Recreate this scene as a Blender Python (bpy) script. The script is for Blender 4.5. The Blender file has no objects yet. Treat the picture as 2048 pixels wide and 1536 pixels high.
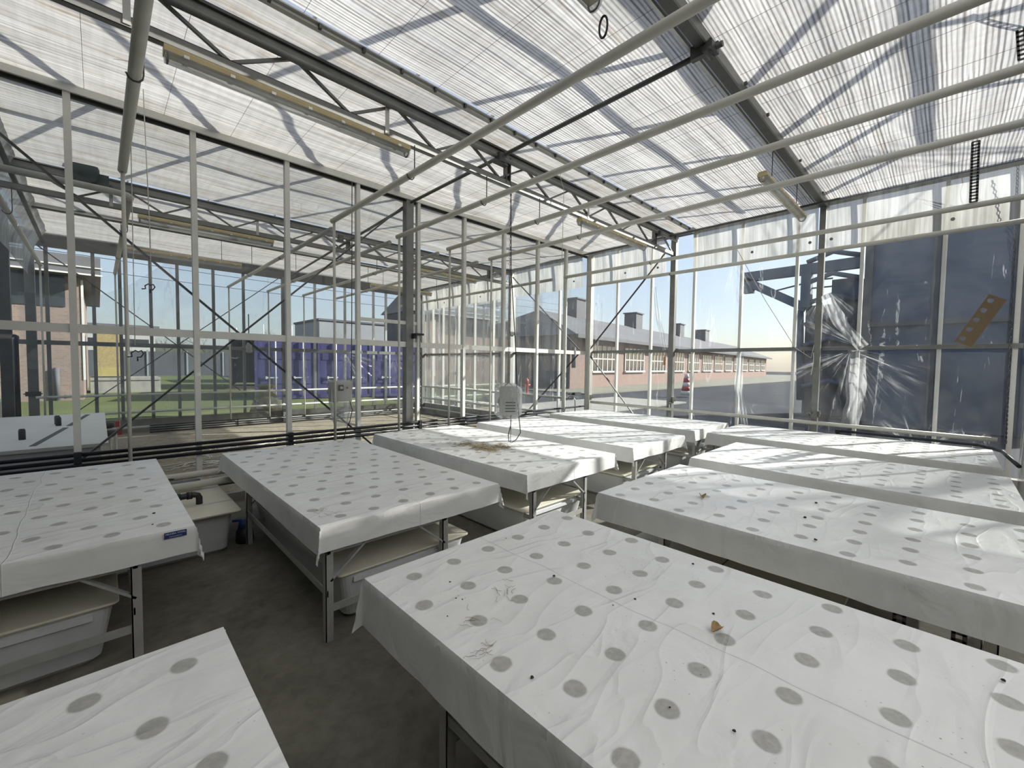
import bpy, math, random
from mathutils import Vector, Matrix, noise
random.seed(7)
S = bpy.context.scene
COL = S.collection
PI = math.pi

# ------------------------------------------------------------------ camera
FPX, YAW, PIT, ROL = 850.1, math.radians(44.227), math.radians(-2.5645), math.radians(0.7561)
EYE = Vector((0, 0, 1.65))
fw = Vector((math.sin(YAW)*math.cos(PIT), math.cos(YAW)*math.cos(PIT), math.sin(PIT)))
r0 = Vector((math.cos(YAW), -math.sin(YAW), 0)); u0 = r0.cross(fw)
rt = r0*math.cos(ROL) + u0*math.sin(ROL); up = -r0*math.sin(ROL) + u0*math.cos(ROL)
cam = bpy.data.cameras.new('camera'); camo = bpy.data.objects.new('camera', cam); COL.objects.link(camo)
M = Matrix((rt, up, -fw)).transposed().to_4x4(); M.translation = EYE
camo.matrix_world = M
cam.sensor_width = 36; cam.lens = FPX/2048*36; cam.clip_start = .03; cam.clip_end = 600
S.camera = camo

def at(px, py, ax, val):
    """the point on the plane axis=val that stands behind a place in the photo (used to survey the site)"""
    d = rt*((px-1024)/FPX) - up*((py-768)/FPX) + fw
    return EYE + d*((val-EYE[ax])/d[ax])

# ------------------------------------------------------------------ materials
def nodes(name):
    m = bpy.data.materials.new(name); m.use_nodes = True
    nt = m.node_tree; nt.nodes.clear()
    out = nt.nodes.new('ShaderNodeOutputMaterial')
    return m, nt, out
def N(nt, typ, **kw):
    n = nt.nodes.new(typ)
    for k, v in kw.items():
        if k.startswith('_'): setattr(n, k[1:], v)
        else:
            key = k.replace('__', ' ')
            n.inputs[int(key[1:]) if key[0] == 'i' and key[1:].isdigit() else key].default_value = v
    return n
def L(nt, a, b): nt.links.new(a, b)
def math_(nt, op, a, b=None, c=None, clamp=False):
    n = nt.nodes.new('ShaderNodeMath'); n.operation = op; n.use_clamp = clamp
    for i, v in enumerate((a, b, c)):
        if v is None: continue
        if isinstance(v, (int, float)): n.inputs[i].default_value = v
        else: L(nt, v, n.inputs[i])
    return n.outputs[0]
def ramp(nt, fac, stops):
    n = nt.nodes.new('ShaderNodeValToRGB'); cr = n.color_ramp
    while len(cr.elements) < len(stops): cr.elements.new(.5)
    for e, (p, c) in zip(cr.elements, stops):
        e.position = p; e.color = (c, c, c, 1) if isinstance(c, (int, float)) else (*c, 1)
    L(nt, fac, n.inputs[0]); return n.outputs[0]
def mixc(nt, fac, a, b, blend='MIX'):
    n = nt.nodes.new('ShaderNodeMix'); n.data_type = 'RGBA'; n.blend_type = blend
    for sock, v in ((n.inputs[0], fac), (n.inputs[6], a), (n.inputs[7], b)):
        if isinstance(v, (int, float)): sock.default_value = v
        elif isinstance(v, tuple): sock.default_value = (*v, 1)
        else: L(nt, v, sock)
    return n.outputs[2]
def objco(nt, scale=(1, 1, 1), loc=(0, 0, 0), rot=(0, 0, 0)):
    t = nt.nodes.new('ShaderNodeTexCoord'); mp = nt.nodes.new('ShaderNodeMapping')
    mp.inputs['Scale'].default_value = scale; mp.inputs['Location'].default_value = loc; mp.inputs['Rotation'].default_value = rot
    L(nt, t.outputs['Object'], mp.inputs[0]); return mp.outputs[0]
def ntex(nt, vec, scale, detail=3, rough=.55, dist=0):
    n = N(nt, 'ShaderNodeTexNoise'); n.inputs['Scale'].default_value = scale; n.inputs['Detail'].default_value = detail
    n.inputs['Roughness'].default_value = rough; n.inputs['Distortion'].default_value = dist
    L(nt, vec, n.inputs['Vector']); return n.outputs['Fac']
def bsdf(nt, col, rough=.5, metal=0, bump=None, bstr=.2, bdist=.01, spec=.5):
    b = N(nt, 'ShaderNodeBsdfPrincipled')
    if isinstance(col, tuple): b.inputs['Base Color'].default_value = (*col, 1)
    else: L(nt, col, b.inputs['Base Color'])
    if isinstance(rough, (int, float)): b.inputs['Roughness'].default_value = rough
    else: L(nt, rough, b.inputs['Roughness'])
    b.inputs['Metallic'].default_value = metal; b.inputs['Specular IOR Level'].default_value = spec
    if bump is not None:
        n = N(nt, 'ShaderNodeBump'); n.inputs['Strength'].default_value = bstr; n.inputs['Distance'].default_value = bdist
        L(nt, bump, n.inputs['Height']); L(nt, n.outputs[0], b.inputs['Normal'])
    return b
def worn(name, col, rough=.5, metal=0, var=.18, scale=9, spec=.5, bump=0):
    """painted or bare surface with mild mottling"""
    m, nt, out = nodes(name)
    v = objco(nt); f = ntex(nt, v, scale, 5, .6)
    c = ramp(nt, f, [(.25, tuple(x*(1-var) for x in col)), (.75, tuple(min(1, x*(1+var*.7)) for x in col))])
    b = bsdf(nt, c, rough, metal, ntex(nt, v, scale*6, 3) if bump else None, bump, .004, spec)
    L(nt, b.outputs[0], out.inputs[0]); return m

M_ = {}
M_['steel'] = worn('galvanised_steel', (.23, .235, .225), .5, .35, .22, 7)
M_['dark_steel'] = worn('dark_steel', (.1, .1, .098), .5, .3, .2, 9)
M_['alu'] = worn('mill_aluminium', (.52, .52, .5), .42, .45, .12, 12)
M_['white_alu'] = worn('white_coated_bar', (.74, .74, .7), .4, 0, .08, 6)
M_['pipe'] = worn('cream_pipe_paint', (.6, .6, .54), .45, 0, .1, 5)
M_['black'] = worn('black_plastic', (.018, .019, .024), .38, 0, .3, 8)
M_['tub'] = worn('grey_white_plastic', (.6, .61, .61), .45, 0, .1, 4)
M_['lid'] = worn('cream_plastic', (.72, .69, .57), .4, 0, .07, 4)
M_['foam'] = worn('white_board', (.72, .72, .7), .7, 0, .06, 8)
M_['lamp'] = worn('yellowed_lamp_housing', (.62, .51, .27), .5, 0, .12, 6)
M_['clip'] = worn('bright_clip', (.75, .74, .7), .3, .6, .05, 20)
M_['card'] = worn('brown_card', (.2, .15, .09), .8, 0, .1, 14)
M_['rope'] = worn('pale_cord', (.68, .66, .6), .8, 0, .1, 30)
M_['teal'] = worn('teal_motor_paint', (.012, .04, .045), .45, 0, .3, 10)
M_['blue'] = worn('blue_valve_plastic', (.02, .08, .3), .4, 0, .2, 10)
M_['red'] = worn('red_plastic', (.45, .05, .04), .45, 0, .2, 10)
M_['wood'] = worn('dry_root_matter', (.36, .29, .17), .9, 0, .4, 60)
M_['leaf'] = worn('dead_leaf', (.38, .27, .12), .8, 0, .3, 40)
M_['soil'] = worn('soil_crumb', (.05, .04, .03), .9, 0, .3, 60)
M_['strip'] = worn('dark_rubber_strip', (.08, .08, .08), .6, 0, .1, 9)
M_['sheet_metal'] = worn('grey_box_paint', (.55, .55, .5), .5, 0, .07, 9)
M_['concrete'] = worn('concrete_kerb', (.33, .32, .29), .85, 0, .25, 5, .3, .3)
M_['silo'] = worn('dark_blue_sheet', (.05, .085, .15), .55, 0, .3, .35)
M_['gantry'] = worn('gantry_paint', (.09, .12, .17), .6, 0, .2, 1)
M_['roof'] = worn('grey_roof', (.13, .13, .14), .8, 0, .2, .5)
M_['white_wall'] = worn('white_render', (.75, .73, .68), .7, 0, .1, 1)
M_['shed'] = worn('dark_shed_cladding', (.085, .09, .1), .7, 0, .25, .6)
M_['dark_glass'] = worn('dark_window', (.03, .035, .04), .1, 0, .2, 2)
M_['container'] = worn('violet_blue_container_paint', (.075, .07, .2), .55, 0, .25, .8)
M_['maroon'] = worn('maroon_container_paint', (.09, .06, .075), .6, 0, .25, .8)
M_['straw'] = worn('straw_matting', (.36, .29, .14), .95, 0, .35, 12)
M_['yellow'] = worn('yellow_tarp', (.4, .34, .12), .7, 0, .15, 2)
M_['bark'] = worn('bark', (.09, .075, .06), .95, 0, .3, 8)
M_['asphalt'] = worn('asphalt', (.05, .055, .065), .95, 0, .25, .3, .1)
M_['grey_house'] = worn('grey_cladding', (.27, .29, .31), .7, 0, .12, .5)

def mat_concrete_floor():
    m, nt, out = nodes('stained_concrete_floor'); v = objco(nt)
    a = ntex(nt, v, 1.1, 6, .65, .6); b = ntex(nt, v, 14, 5, .6)
    c = ramp(nt, a, [(.3, (.075, .07, .05)), (.5, (.16, .15, .117)), (.7, (.27, .255, .21))])
    c = mixc(nt, .35, c, ramp(nt, b, [(.3, (.08, .075, .06)), (.7, (.22, .21, .18))]))
    L(nt, bsdf(nt, c, .75, 0, b, .25, .01, .35).outputs[0], out.inputs[0]); return m
M_['floor'] = mat_concrete_floor()
def mat_soil_floor():
    m, nt, out = nodes('dry_soil_and_litter'); v = objco(nt)
    a = ntex(nt, v, 3, 6, .7, 1); b = ntex(nt, v, 30, 4, .7)
    c = ramp(nt, a, [(.3, (.2, .16, .11)), (.55, (.36, .31, .23)), (.75, (.5, .45, .35))])
    c = mixc(nt, .5, c, ramp(nt, b, [(.35, (.17, .14, .1)), (.7, (.55, .5, .4))]))
    L(nt, bsdf(nt, c, .95, 0, b, .6, .02, .2).outputs[0], out.inputs[0]); return m
M_['litter'] = mat_soil_floor()
def mat_grass():
    m, nt, out = nodes('lawn'); v = objco(nt)
    a = ntex(nt, v, .25, 5, .7); b = ntex(nt, v, 6, 5, .8)
    c = ramp(nt, a, [(.3, (.07, .09, .035)), (.55, (.13, .15, .06)), (.75, (.28, .26, .15))])
    c = mixc(nt, .4, c, ramp(nt, b, [(.3, (.05, .08, .02)), (.7, (.2, .22, .08))]))
    L(nt, bsdf(nt, c, .95, 0, b, .6, .05, .2).outputs[0], out.inputs[0]); return m
M_['grass'] = mat_grass()
def mat_brick(name, c1, c2, mortar, sc):
    m, nt, out = nodes(name)
    t = nt.nodes.new('ShaderNodeTexCoord'); sx = nt.nodes.new('ShaderNodeSeparateXYZ'); L(nt, t.outputs['Object'], sx.inputs[0])
    cx = nt.nodes.new('ShaderNodeCombineXYZ')
    L(nt, math_(nt, 'ADD', sx.outputs[0], sx.outputs[1]), cx.inputs[0]); L(nt, sx.outputs[2], cx.inputs[1])
    b = N(nt, 'ShaderNodeTexBrick'); b.inputs['Color1'].default_value = (*c1, 1); b.inputs['Color2'].default_value = (*c2, 1)
    b.inputs['Mortar'].default_value = (*mortar, 1); b.inputs['Scale'].default_value = sc; b.inputs['Mortar Size'].default_value = .016
    L(nt, cx.outputs[0], b.inputs['Vector'])
    L(nt, bsdf(nt, b.outputs[0], .9, 0, None, spec=.2).outputs[0], out.inputs[0]); return m
M_['brick'] = mat_brick('pinkish_brick', (.25, .18, .15), (.31, .23, .19), (.33, .29, .26), 3.2)
M_['brick2'] = mat_brick('orange_brick', (.27, .18, .15), (.32, .22, .185), (.33, .29, .26), 3.0)

def mat_screen(name, ribs, gain=1.0, grime=(.4, .1, .66, .8)):
    """shade screen: woven strips (along x) that let light through; backlit by the sun"""
    m, nt, out = nodes(name)
    t = nt.nodes.new('ShaderNodeTexCoord'); sx = nt.nodes.new('ShaderNodeSeparateXYZ'); L(nt, t.outputs['Object'], sx.inputs[0])
    warp = ntex(nt, objco(nt, (.5, 2.2, 1)), 1.0, 3, .6)
    yy = math_(nt, 'ADD', sx.outputs[1], math_(nt, 'MULTIPLY', warp, .16 if not ribs else .06))
    rib = math_(nt, 'SINE', math_(nt, 'MULTIPLY', yy, 2*PI/(.031 if ribs else .052)))
    fine = ntex(nt, objco(nt, (.3, 40, 1)), 1.0, 3, .65)
    broad = ntex(nt, objco(nt, (.6, 4.5, 1)), 1.0, 4, .6, .4)
    weave = ntex(nt, objco(nt, (16, 1.2, 1)), 1.0, 2, .6)
    dirt = ntex(nt, objco(nt, (.8, 9, 1), (3, 7, 0)), 1.3, 6, .75, .5)
    patch = ntex(nt, objco(nt, (.8, .8, 1)), 1.0, 4, .6)
    rr = math_(nt, 'ADD', math_(nt, 'MULTIPLY', rib, .17 if ribs else .06), fine)
    k = ramp(nt, rr, [(.28, .36 if ribs else .58), (.46, .78), (.62, 1.0)])
    k = mixc(nt, 1, k, ramp(nt, broad, [(.3, .74), (.62, 1.0)]), 'MULTIPLY')
    k = mixc(nt, 1, k, ramp(nt, weave, [(.35, .9), (.6, 1.0)]), 'MULTIPLY')
    stain = ramp(nt, dirt, [(.5, 0.0), (.68, 1.0)])
    stain = math_(nt, 'MULTIPLY', stain, ramp(nt, patch, [(grime[0], grime[1]), (grime[2], grime[3])]))
    base = mixc(nt, stain, tuple(x*gain for x in ((.8, .8, .795) if ribs else (.76, .755, .73))), (.46, .38, .27))
    c = mixc(nt, 1, base, k, 'MULTIPLY')
    tl = N(nt, 'ShaderNodeBsdfTranslucent'); L(nt, c, tl.inputs[0])
    df = N(nt, 'ShaderNodeBsdfDiffuse'); L(nt, mixc(nt, 1, c, (.85, .85, .85), 'MULTIPLY'), df.inputs[0])
    mx = N(nt, 'ShaderNodeMixShader'); mx.inputs[0].default_value = .44
    L(nt, tl.outputs[0], mx.inputs[1]); L(nt, df.outputs[0], mx.inputs[2])
    L(nt, mx.outputs[0], out.inputs[0]); return m
def mat_fill_screen():  # unseen screen, extra translucent to add light on the table tops
    m, nt, out = nodes('unseen_fill_screen')
    c = ramp(nt, ntex(nt, objco(nt, (.4, 20, 1)), 1, 3), [(.3, .85), (.7, .97)])
    tl = N(nt, 'ShaderNodeBsdfTranslucent'); L(nt, c, tl.inputs[0]); df = N(nt, 'ShaderNodeBsdfDiffuse'); L(nt, c, df.inputs[0])
    mx = N(nt, 'ShaderNodeMixShader'); mx.inputs[0].default_value = .2
    L(nt, tl.outputs[0], mx.inputs[1]); L(nt, df.outputs[0], mx.inputs[2]); L(nt, mx.outputs[0], out.inputs[0]); return m
M_['screen_fill'] = mat_fill_screen()
M_['screen'] = mat_screen('woven_shade_screen', False, .97, (.35, .15, .6, .95))
M_['screen_dirty'] = mat_screen('stained_shade_screen', False, .85, (.2, .6, .5, 1.0))
M_['screen_far'] = mat_screen('greyed_shade_screen', False, .84, (.25, .35, .55, 1.0))
M_['screen_rib'] = mat_screen('ribbed_shade_screen', True)

def mat_valance():
    m, nt, out = nodes('ribbed_side_curtain')
    t = nt.nodes.new('ShaderNodeTexCoord')
    r = ntex(nt, objco(nt, (1, 26, .8)), 1.0, 2, .6); b = ntex(nt, objco(nt, (1, 3.2, .7)), 1.2, 4, .6)
    k = ramp(nt, r, [(.35, .72), (.6, 1.0)])
    c = mixc(nt, 1, mixc(nt, ramp(nt, b, [(.4, 0.0), (.65, 1.0)]), (.45, .445, .41), (.64, .64, .63)), k, 'MULTIPLY')
    tl = N(nt, 'ShaderNodeBsdfTranslucent'); L(nt, c, tl.inputs[0])
    df = N(nt, 'ShaderNodeBsdfDiffuse'); L(nt, c, df.inputs[0])
    tr = N(nt, 'ShaderNodeBsdfTransparent')
    mx = N(nt, 'ShaderNodeMixShader'); mx.inputs[0].default_value = .45
    L(nt, tl.outputs[0], mx.inputs[1]); L(nt, df.outputs[0], mx.inputs[2])
    m2 = N(nt, 'ShaderNodeMixShader'); m2.inputs[0].default_value = .2
    L(nt, mx.outputs[0], m2.inputs[1]); L(nt, tr.outputs[0], m2.inputs[2])
    L(nt, m2.outputs[0], out.inputs[0]); return m
M_['valance'] = mat_valance()

def mat_glass(name, tint, haze, glossy=.06):
    m, nt, out = nodes(name)
    tr = N(nt, 'ShaderNodeBsdfTransparent'); tr.inputs[0].default_value = (*tint, 1)
    gl = N(nt, 'ShaderNodeBsdfGlossy'); gl.inputs['Roughness'].default_value = .02; gl.inputs[0].default_value = (1, 1, 1, 1)
    fr = N(nt, 'ShaderNodeFresnel'); fr.inputs[0].default_value = 1.35
    mx = N(nt, 'ShaderNodeMixShader'); L(nt, math_(nt, 'MULTIPLY', fr.outputs[0], .7), mx.inputs[0])
    L(nt, tr.outputs[0], mx.inputs[1]); L(nt, gl.outputs[0], mx.inputs[2])
    tl = N(nt, 'ShaderNodeBsdfTranslucent'); tl.inputs[0].default_value = (.9, .92, .95, 1)
    v = objco(nt); d = ramp(nt, ntex(nt, v, 1.6, 5, .65, .5), [(.35, haze*.4), (.7, haze*1.8)])
    m2 = N(nt, 'ShaderNodeMixShader'); L(nt, d, m2.inputs[0]); L(nt, mx.outputs[0], m2.inputs[1]); L(nt, tl.outputs[0], m2.inputs[2])
    L(nt, m2.outputs[0], out.inputs[0]); return m
M_['glass'] = mat_glass('greenhouse_glass', (.86, .89, .9), .008)
M_['dusty_glass'] = mat_glass('dusty_glass', (.9, .92, .92), .045)

def mat_film(name, haze, streak, seed=0, fans=(), hax=1, gloss=.7):
    """clear polythene: see-through, glossy on its folds, milky where creased or dusty, with crease highlights painted in as milky fans"""
    m, nt, out = nodes(name)
    v = objco(nt, (1, 1, 1), (seed, seed*2, 0))
    cloud = ntex(nt, v, 1.1, 4, .6, .8)
    sv = objco(nt, (4, 4, .45), (seed, 0, 0)); st = ntex(nt, sv, 1.4, 4, .7, 1.2)
    h = math_(nt, 'ADD', ramp(nt, cloud, [(.3, haze*.4), (.75, haze*1.6)]), ramp(nt, st, [(.62, 0.0), (.67, streak), (.69, 0.0)]), clamp=True)
    if fans:  # crease highlights painted in as pale streaks radiating from each gather
        t = nt.nodes.new('ShaderNodeTexCoord'); sx = nt.nodes.new('ShaderNodeSeparateXYZ'); L(nt, t.outputs['Object'], sx.inputs[0])
        for cy, cz, reach, amp, sc, lo, hi in fans:
            dy = math_(nt, 'SUBTRACT', sx.outputs[hax], cy); dz = math_(nt, 'SUBTRACT', sx.outputs[2], cz)
            r = math_(nt, 'SQRT', math_(nt, 'ADD', math_(nt, 'MULTIPLY', dy, dy), math_(nt, 'MULTIPLY', dz, dz)))
            an = math_(nt, 'ARCTAN2', dz, dy)
            cx = nt.nodes.new('ShaderNodeCombineXYZ'); L(nt, math_(nt, 'MULTIPLY', an, sc), cx.inputs[0]); L(nt, math_(nt, 'MULTIPLY', r, .9), cx.inputs[1]); cx.inputs[2].default_value = seed+cy
            f = ramp(nt, ntex(nt, cx.outputs[0], 1.0, 3, .7), [(.5, 0.0), (.58, amp*.3), (.64, amp), (.7, amp*.1)])
            fall = ramp(nt, r, [(.0, .2), (.05, 1.0), (min(.99, reach), 0.0)])
            sect = math_(nt, 'MULTIPLY', math_(nt, 'GREATER_THAN', an, lo), math_(nt, 'LESS_THAN', an, hi))
            h = math_(nt, 'ADD', h, math_(nt, 'MULTIPLY', math_(nt, 'MULTIPLY', f, fall), sect), clamp=True)
    tr = N(nt, 'ShaderNodeBsdfTransparent'); tr.inputs[0].default_value = (.95, .96, .97, 1)
    gl = N(nt, 'ShaderNodeBsdfGlossy'); gl.inputs['Roughness'].default_value = .14
    fr = N(nt, 'ShaderNodeFresnel'); fr.inputs[0].default_value = 1.35
    bp = N(nt, 'ShaderNodeBump'); bp.inputs['Strength'].default_value = .35; bp.inputs['Distance'].default_value = .02
    L(nt, ntex(nt, objco(nt, (2.2, 2.2, .5)), 2.2, 2, .5, 1.2), bp.inputs['Height'])
    L(nt, bp.outputs[0], gl.inputs['Normal']); L(nt, bp.outputs[0], fr.inputs['Normal'])
    mx = N(nt, 'ShaderNodeMixShader'); L(nt, math_(nt, 'MULTIPLY', fr.outputs[0], gloss), mx.inputs[0])
    L(nt, tr.outputs[0], mx.inputs[1]); L(nt, gl.outputs[0], mx.inputs[2])
    tl = N(nt, 'ShaderNodeBsdfTranslucent'); tl.inputs[0].default_value = (.92, .94, .96, 1)
    df = N(nt, 'ShaderNodeBsdfDiffuse'); df.inputs[0].default_value = (.85, .87, .9, 1)
    ms = N(nt, 'ShaderNodeMixShader'); ms.inputs[0].default_value = .35; L(nt, tl.outputs[0], ms.inputs[1]); L(nt, df.outputs[0], ms.inputs[2])
    m2 = N(nt, 'ShaderNodeMixShader'); L(nt, h, m2.inputs[0]); L(nt, mx.outputs[0], m2.inputs[1]); L(nt, ms.outputs[0], m2.inputs[2])
    L(nt, m2.outputs[0], out.inputs[0]); return m
M_['film'] = mat_film('clear_polythene', .022, .2)
M_['film_right'] = mat_film('clear_polythene_gathered', .022, .2, 2, ((1.05, 1.93, .99, .5, 9, -3.2, -.2), (1.4, 2.9, .99, .35, 5, -2.4, -.9), (2.75, 3.6, .99, .3, 7, -2.2, -1.1), (.25, .5, .6, .6, 6, .3, 2.8), (.95, 1.99, .9, .4, 7, .35, 1.3)))
M_['film_far'] = mat_film('clear_polythene_crinkled', .07, .3, 4, ((5.35, 1.93, .99, .9, 9, -1.3, -.05), (7.0, 1.85, .8, .6, 8, -3.1, -.05)), 0)
M_['film_sag'] = mat_film('dusty_polythene', .13, .25, 6)
M_['fold'] = mat_film('gathered_polythene', .3, .9, 11)
M_['film_milky'] = mat_film('milky_polythene', .04, .25, 5, gloss=.3)
M_['film_dull'] = mat_film('dull_clear_polythene', .03, .22, 8, gloss=.3)
M_['bag'] = mat_film('bag_polythene', .2, .35, 9)
M_['diffuser'] = mat_film('clear_lamp_tube', .5, .1, 3)

def mat_cover(name, x0, dirt):
    """thin white film over a board with rows of round planting holes; the object's origin is the board's near left corner"""
    m, nt, out = nodes(name)
    t = nt.nodes.new('ShaderNodeTexCoord'); sx = nt.nodes.new('ShaderNodeSeparateXYZ'); L(nt, t.outputs['Object'], sx.inputs[0])
    X, Y, Z = sx.outputs
    wob = ntex(nt, t.outputs['Object'], 30, 2)
    def lattice(ox, oy):
        fx = math_(nt, 'MULTIPLY', math_(nt, 'SUBTRACT', math_(nt, 'FRACT', math_(nt, 'DIVIDE', math_(nt, 'SUBTRACT', X, ox-.1085), .217)), .5), .217)
        fy = math_(nt, 'MULTIPLY', math_(nt, 'SUBTRACT', math_(nt, 'FRACT', math_(nt, 'DIVIDE', math_(nt, 'SUBTRACT', Y, oy-.222), .444)), .5), .444)
        return math_(nt, 'SQRT', math_(nt, 'ADD', math_(nt, 'MULTIPLY', fx, fx), math_(nt, 'MULTIPLY', fy, fy)))
    d = math_(nt, 'MINIMUM', lattice(x0, .12), lattice(.24-x0, .342))
    d = math_(nt, 'ADD', d, math_(nt, 'MULTIPLY', math_(nt, 'SUBTRACT', wob, .5), .008))
    spot = ramp(nt, d, [(.031, 1.0), (.037, 0.0)])
    inside = math_(nt, 'MULTIPLY', math_(nt, 'GREATER_THAN', Z, -.03), math_(nt, 'MULTIPLY', math_(nt, 'LESS_THAN', X, 1.335), math_(nt, 'GREATER_THAN', X, .02)))
    spot = math_(nt, 'MULTIPLY', spot, inside)
    cloud = ntex(nt, t.outputs['Object'], 2.4, 5, .65)
    c = ramp(nt, cloud, [(.3, (.76, .765, .745)), (.7, (.86, .865, .85))])
    spc = ramp(nt, ntex(nt, t.outputs['Object'], 45, 3), [(.35, (.3, .295, .27)), (.65, (.4, .39, .36))])
    c = mixc(nt, math_(nt, 'MULTIPLY', spot, .85), c, spc)
    vo = N(nt, 'ShaderNodeTexVoronoi'); vo.inputs['Scale'].default_value = 38; L(nt, t.outputs['Object'], vo.inputs['Vector'])
    mask = ramp(nt, ntex(nt, t.outputs['Object'], 3.1, 4, .6), [(.5, 0.0), (.7, 1.0)])
    spk = math_(nt, 'MULTIPLY', math_(nt, 'MULTIPLY', ramp(nt, vo.outputs['Distance'], [(.07, 1.0), (.13, 0.0)]), mask), dirt)
    c = mixc(nt, spk, c, (.12, .1, .08))
    h = math_(nt, 'MULTIPLY', ntex(nt, objco(nt, (1.0, 2.0, 1), (0, 0, 0), (0, 0, .5)), 3.0, 3, .5, 1.0), 1.0)
    cr = ntex(nt, objco(nt, (1.3, 3.2, 1), (2, 0, 0), (0, 0, -.6)), 1.5, 1.5, .4, .7)
    crm = math_(nt, 'MULTIPLY', ramp(nt, ntex(nt, objco(nt, (1, 1, 1), (7, 3, 0)), 1.3, 2, .5), [(.48, 0.0), (.62, 1.0)]), math_(nt, 'GREATER_THAN', Z, -.03))
    h = math_(nt, 'ADD', h, math_(nt, 'MULTIPLY', ramp(nt, math_(nt, 'ABSOLUTE', math_(nt, 'SUBTRACT', cr, .5)), [(.0, .2), (.02, .11), (.06, 0.0)]), crm))
    cr2 = ntex(nt, objco(nt, (1.1, 3.6, 1), (9, 4, 0), (0, 0, .9)), 1.7, 1, .4, .5)
    h = math_(nt, 'ADD', h, math_(nt, 'MULTIPLY', ramp(nt, math_(nt, 'ABSOLUTE', math_(nt, 'SUBTRACT', cr2, .5)), [(.0, .22), (.03, .1), (.08, 0.0)]), math_(nt, 'GREATER_THAN', Z, -.03)))
    seam = math_(nt, 'ADD', math_(nt, 'SUBTRACT', X, .66), math_(nt, 'MULTIPLY', math_(nt, 'SUBTRACT', ntex(nt, objco(nt, (0, 1, 0)), 1.2, 2), .5), .12))
    h = math_(nt, 'ADD', h, ramp(nt, math_(nt, 'ADD', math_(nt, 'MULTIPLY', seam, 4), .5, None, True), [(.485, 0.0), (.5, .28), (.515, .12)]))
    b = bsdf(nt, c, .36, 0, h, .55, .03, .45)
    L(nt, b.outputs[0], out.inputs[0]); return m
M_['cover_a'] = mat_cover('spotted_film_a', .165, .35)
M_['cover_b'] = mat_cover('spotted_film_b', .075, .35)
M_['cover_dirty'] = mat_cover('spotted_film_dirty', .075, .9)

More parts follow.
